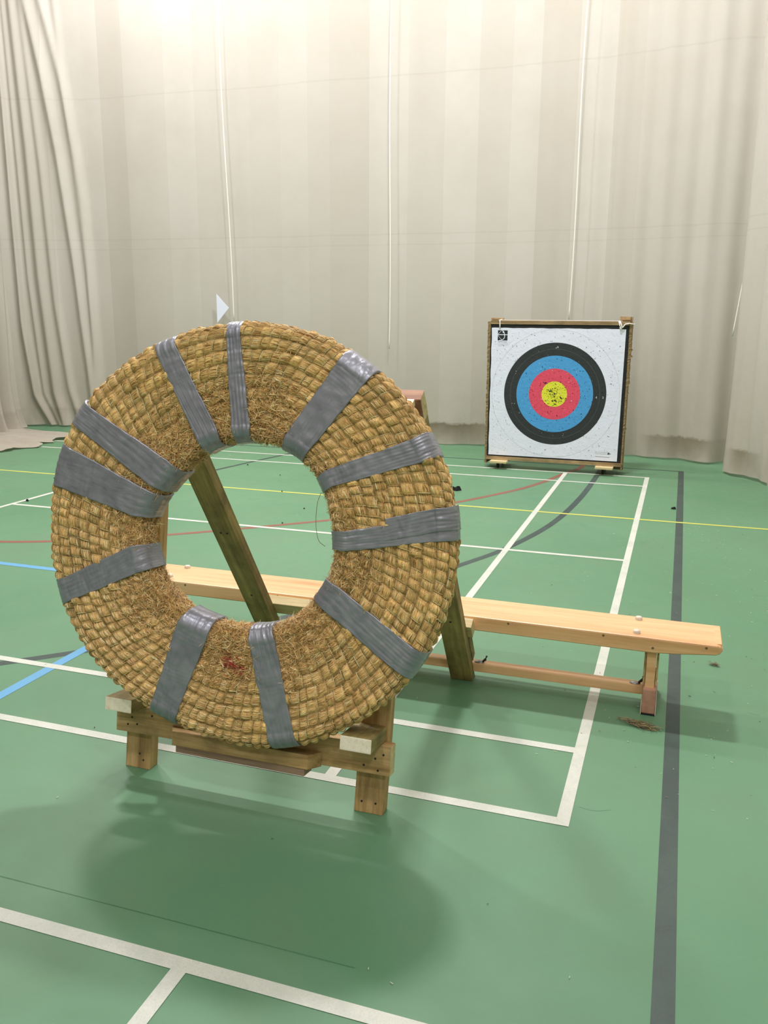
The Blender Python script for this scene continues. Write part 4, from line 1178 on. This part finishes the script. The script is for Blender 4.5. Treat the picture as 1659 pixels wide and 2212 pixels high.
wisp(.448, 1.455, 60, .010, .005, -.2, 'small brown wisp on the floor right of the bench end', np.array([lin(130, 110, 72), lin(104, 90, 58)]), .02)
# pale flecks of straw and chaff over the whole floor
n = 420
bV = []; bQ = []; bC = []; off = 0
fx = rng.uniform(-6.5, 1.5, n); fy = rng.uniform(-1.4, 6.9, n)
m_ = rng.random(n) < .45
fx[m_] = rng.normal(.35, .3, m_.sum()); fy[m_] = rng.uniform(.2, 5, m_.sum())
a = rng.uniform(0, 6.28, n); ln = rng.uniform(.003, .012, n)
P = np.stack([fx, fy, np.full(n, .0028)], -1)[:, None] + np.stack([np.cos(a), np.sin(a), 0 * a], -1)[:, None] * ln[:, None, None] * np.linspace(-.5, .5, 3)[None, :, None]
N = np.zeros_like(P); N[..., 2] = 1
cc = np.array([lin(214, 226, 196), lin(190, 206, 160), lin(60, 70, 54), lin(150, 128, 84)])[rng.choice(4, n, p=[.45, .2, .2, .15])]
push(*ribbons(P, N, rng.uniform(.0012, .0035, n), cc))
tag(fast_quads('floor_chaff', bV[0], bQ[0], M['stalk'], smooth=False, col=bC[0]), 'pale flecks of chaff scattered over the green floor', 'chaff', kind='stuff')

# ------------------------------------------------------------------ light
def area(x, y, z, sx, sy, e, col=(1, .962, .985), rot=(0, 0, 0)):
    L = bpy.data.lights.new('unseen_overhead_lamp', 'AREA'); L.shape = 'RECTANGLE'; L.size = sx; L.size_y = sy; L.energy = e; L.color = col
    o = bpy.data.objects.new('unseen_overhead_lamp', L); COL.objects.link(o); o.location = (x, y, z); o.rotation_euler = rot
E0 = 240
for x, kx in ((-5.9, .95), (-3.2, .40), (-.6, .36), (2.2, .38)):
    area(x, 6.2, 7.1, 1.2, .3, E0 * kx)                        # unseen wash row added to brighten the back curtain
    area(x, 8.4, 7.1, 1.2, .3, E0 * .40)                       # unseen row added behind it to brighten the cloth from the back
for x, kx in ((-4.9, 1.1), (-1.2, 1.6), (2.4, .45)):
    for y, k in ((3.6, 1.15), (-.4, .2), (-3.6, .58), (-7.4, .5)):
        if x < -3 and y < -1: k *= .35
        area(x, y, 7.1, .6, .3, E0 * k * (kx if y > 0 else 1))
w = bpy.data.worlds.new('World'); sc.world = w; w.use_nodes = True
w.node_tree.nodes['Background'].inputs[0].default_value = (.8, .85, .9, 1); w.node_tree.nodes['Background'].inputs[1].default_value = .03

# ------------------------------------------------------------------ camera
f_px, pitch, roll, yawc = 1871.902, .2230873, .0071741, -.3265195
fw = Vector((math.sin(yawc) * math.cos(pitch), math.cos(yawc) * math.cos(pitch), -math.sin(pitch)))
r0 = Vector((math.cos(yawc), -math.sin(yawc), 0)); u0 = r0.cross(fw)
r2 = r0 * math.cos(roll) + u0 * math.sin(roll); u2 = u0 * math.cos(roll) - r0 * math.sin(roll)
cam = bpy.data.cameras.new('Camera'); co = bpy.data.objects.new('Camera', cam); COL.objects.link(co)
Mx = Matrix((r2, u2, -fw)).transposed().to_4x4(); Mx.translation = (.2138311, -2.3641178, 1.4809247)
co.matrix_world = Mx
cam.sensor_fit = 'HORIZONTAL'; cam.sensor_width = 36; cam.lens = f_px / 1659 * 36; cam.clip_start = .05; cam.clip_end = 60
sc.camera = co
vs = sc.view_settings
vs.view_transform = 'Standard'; vs.look = 'None'; vs.exposure = -.52; vs.gamma = 1; vs.use_curve_mapping = False
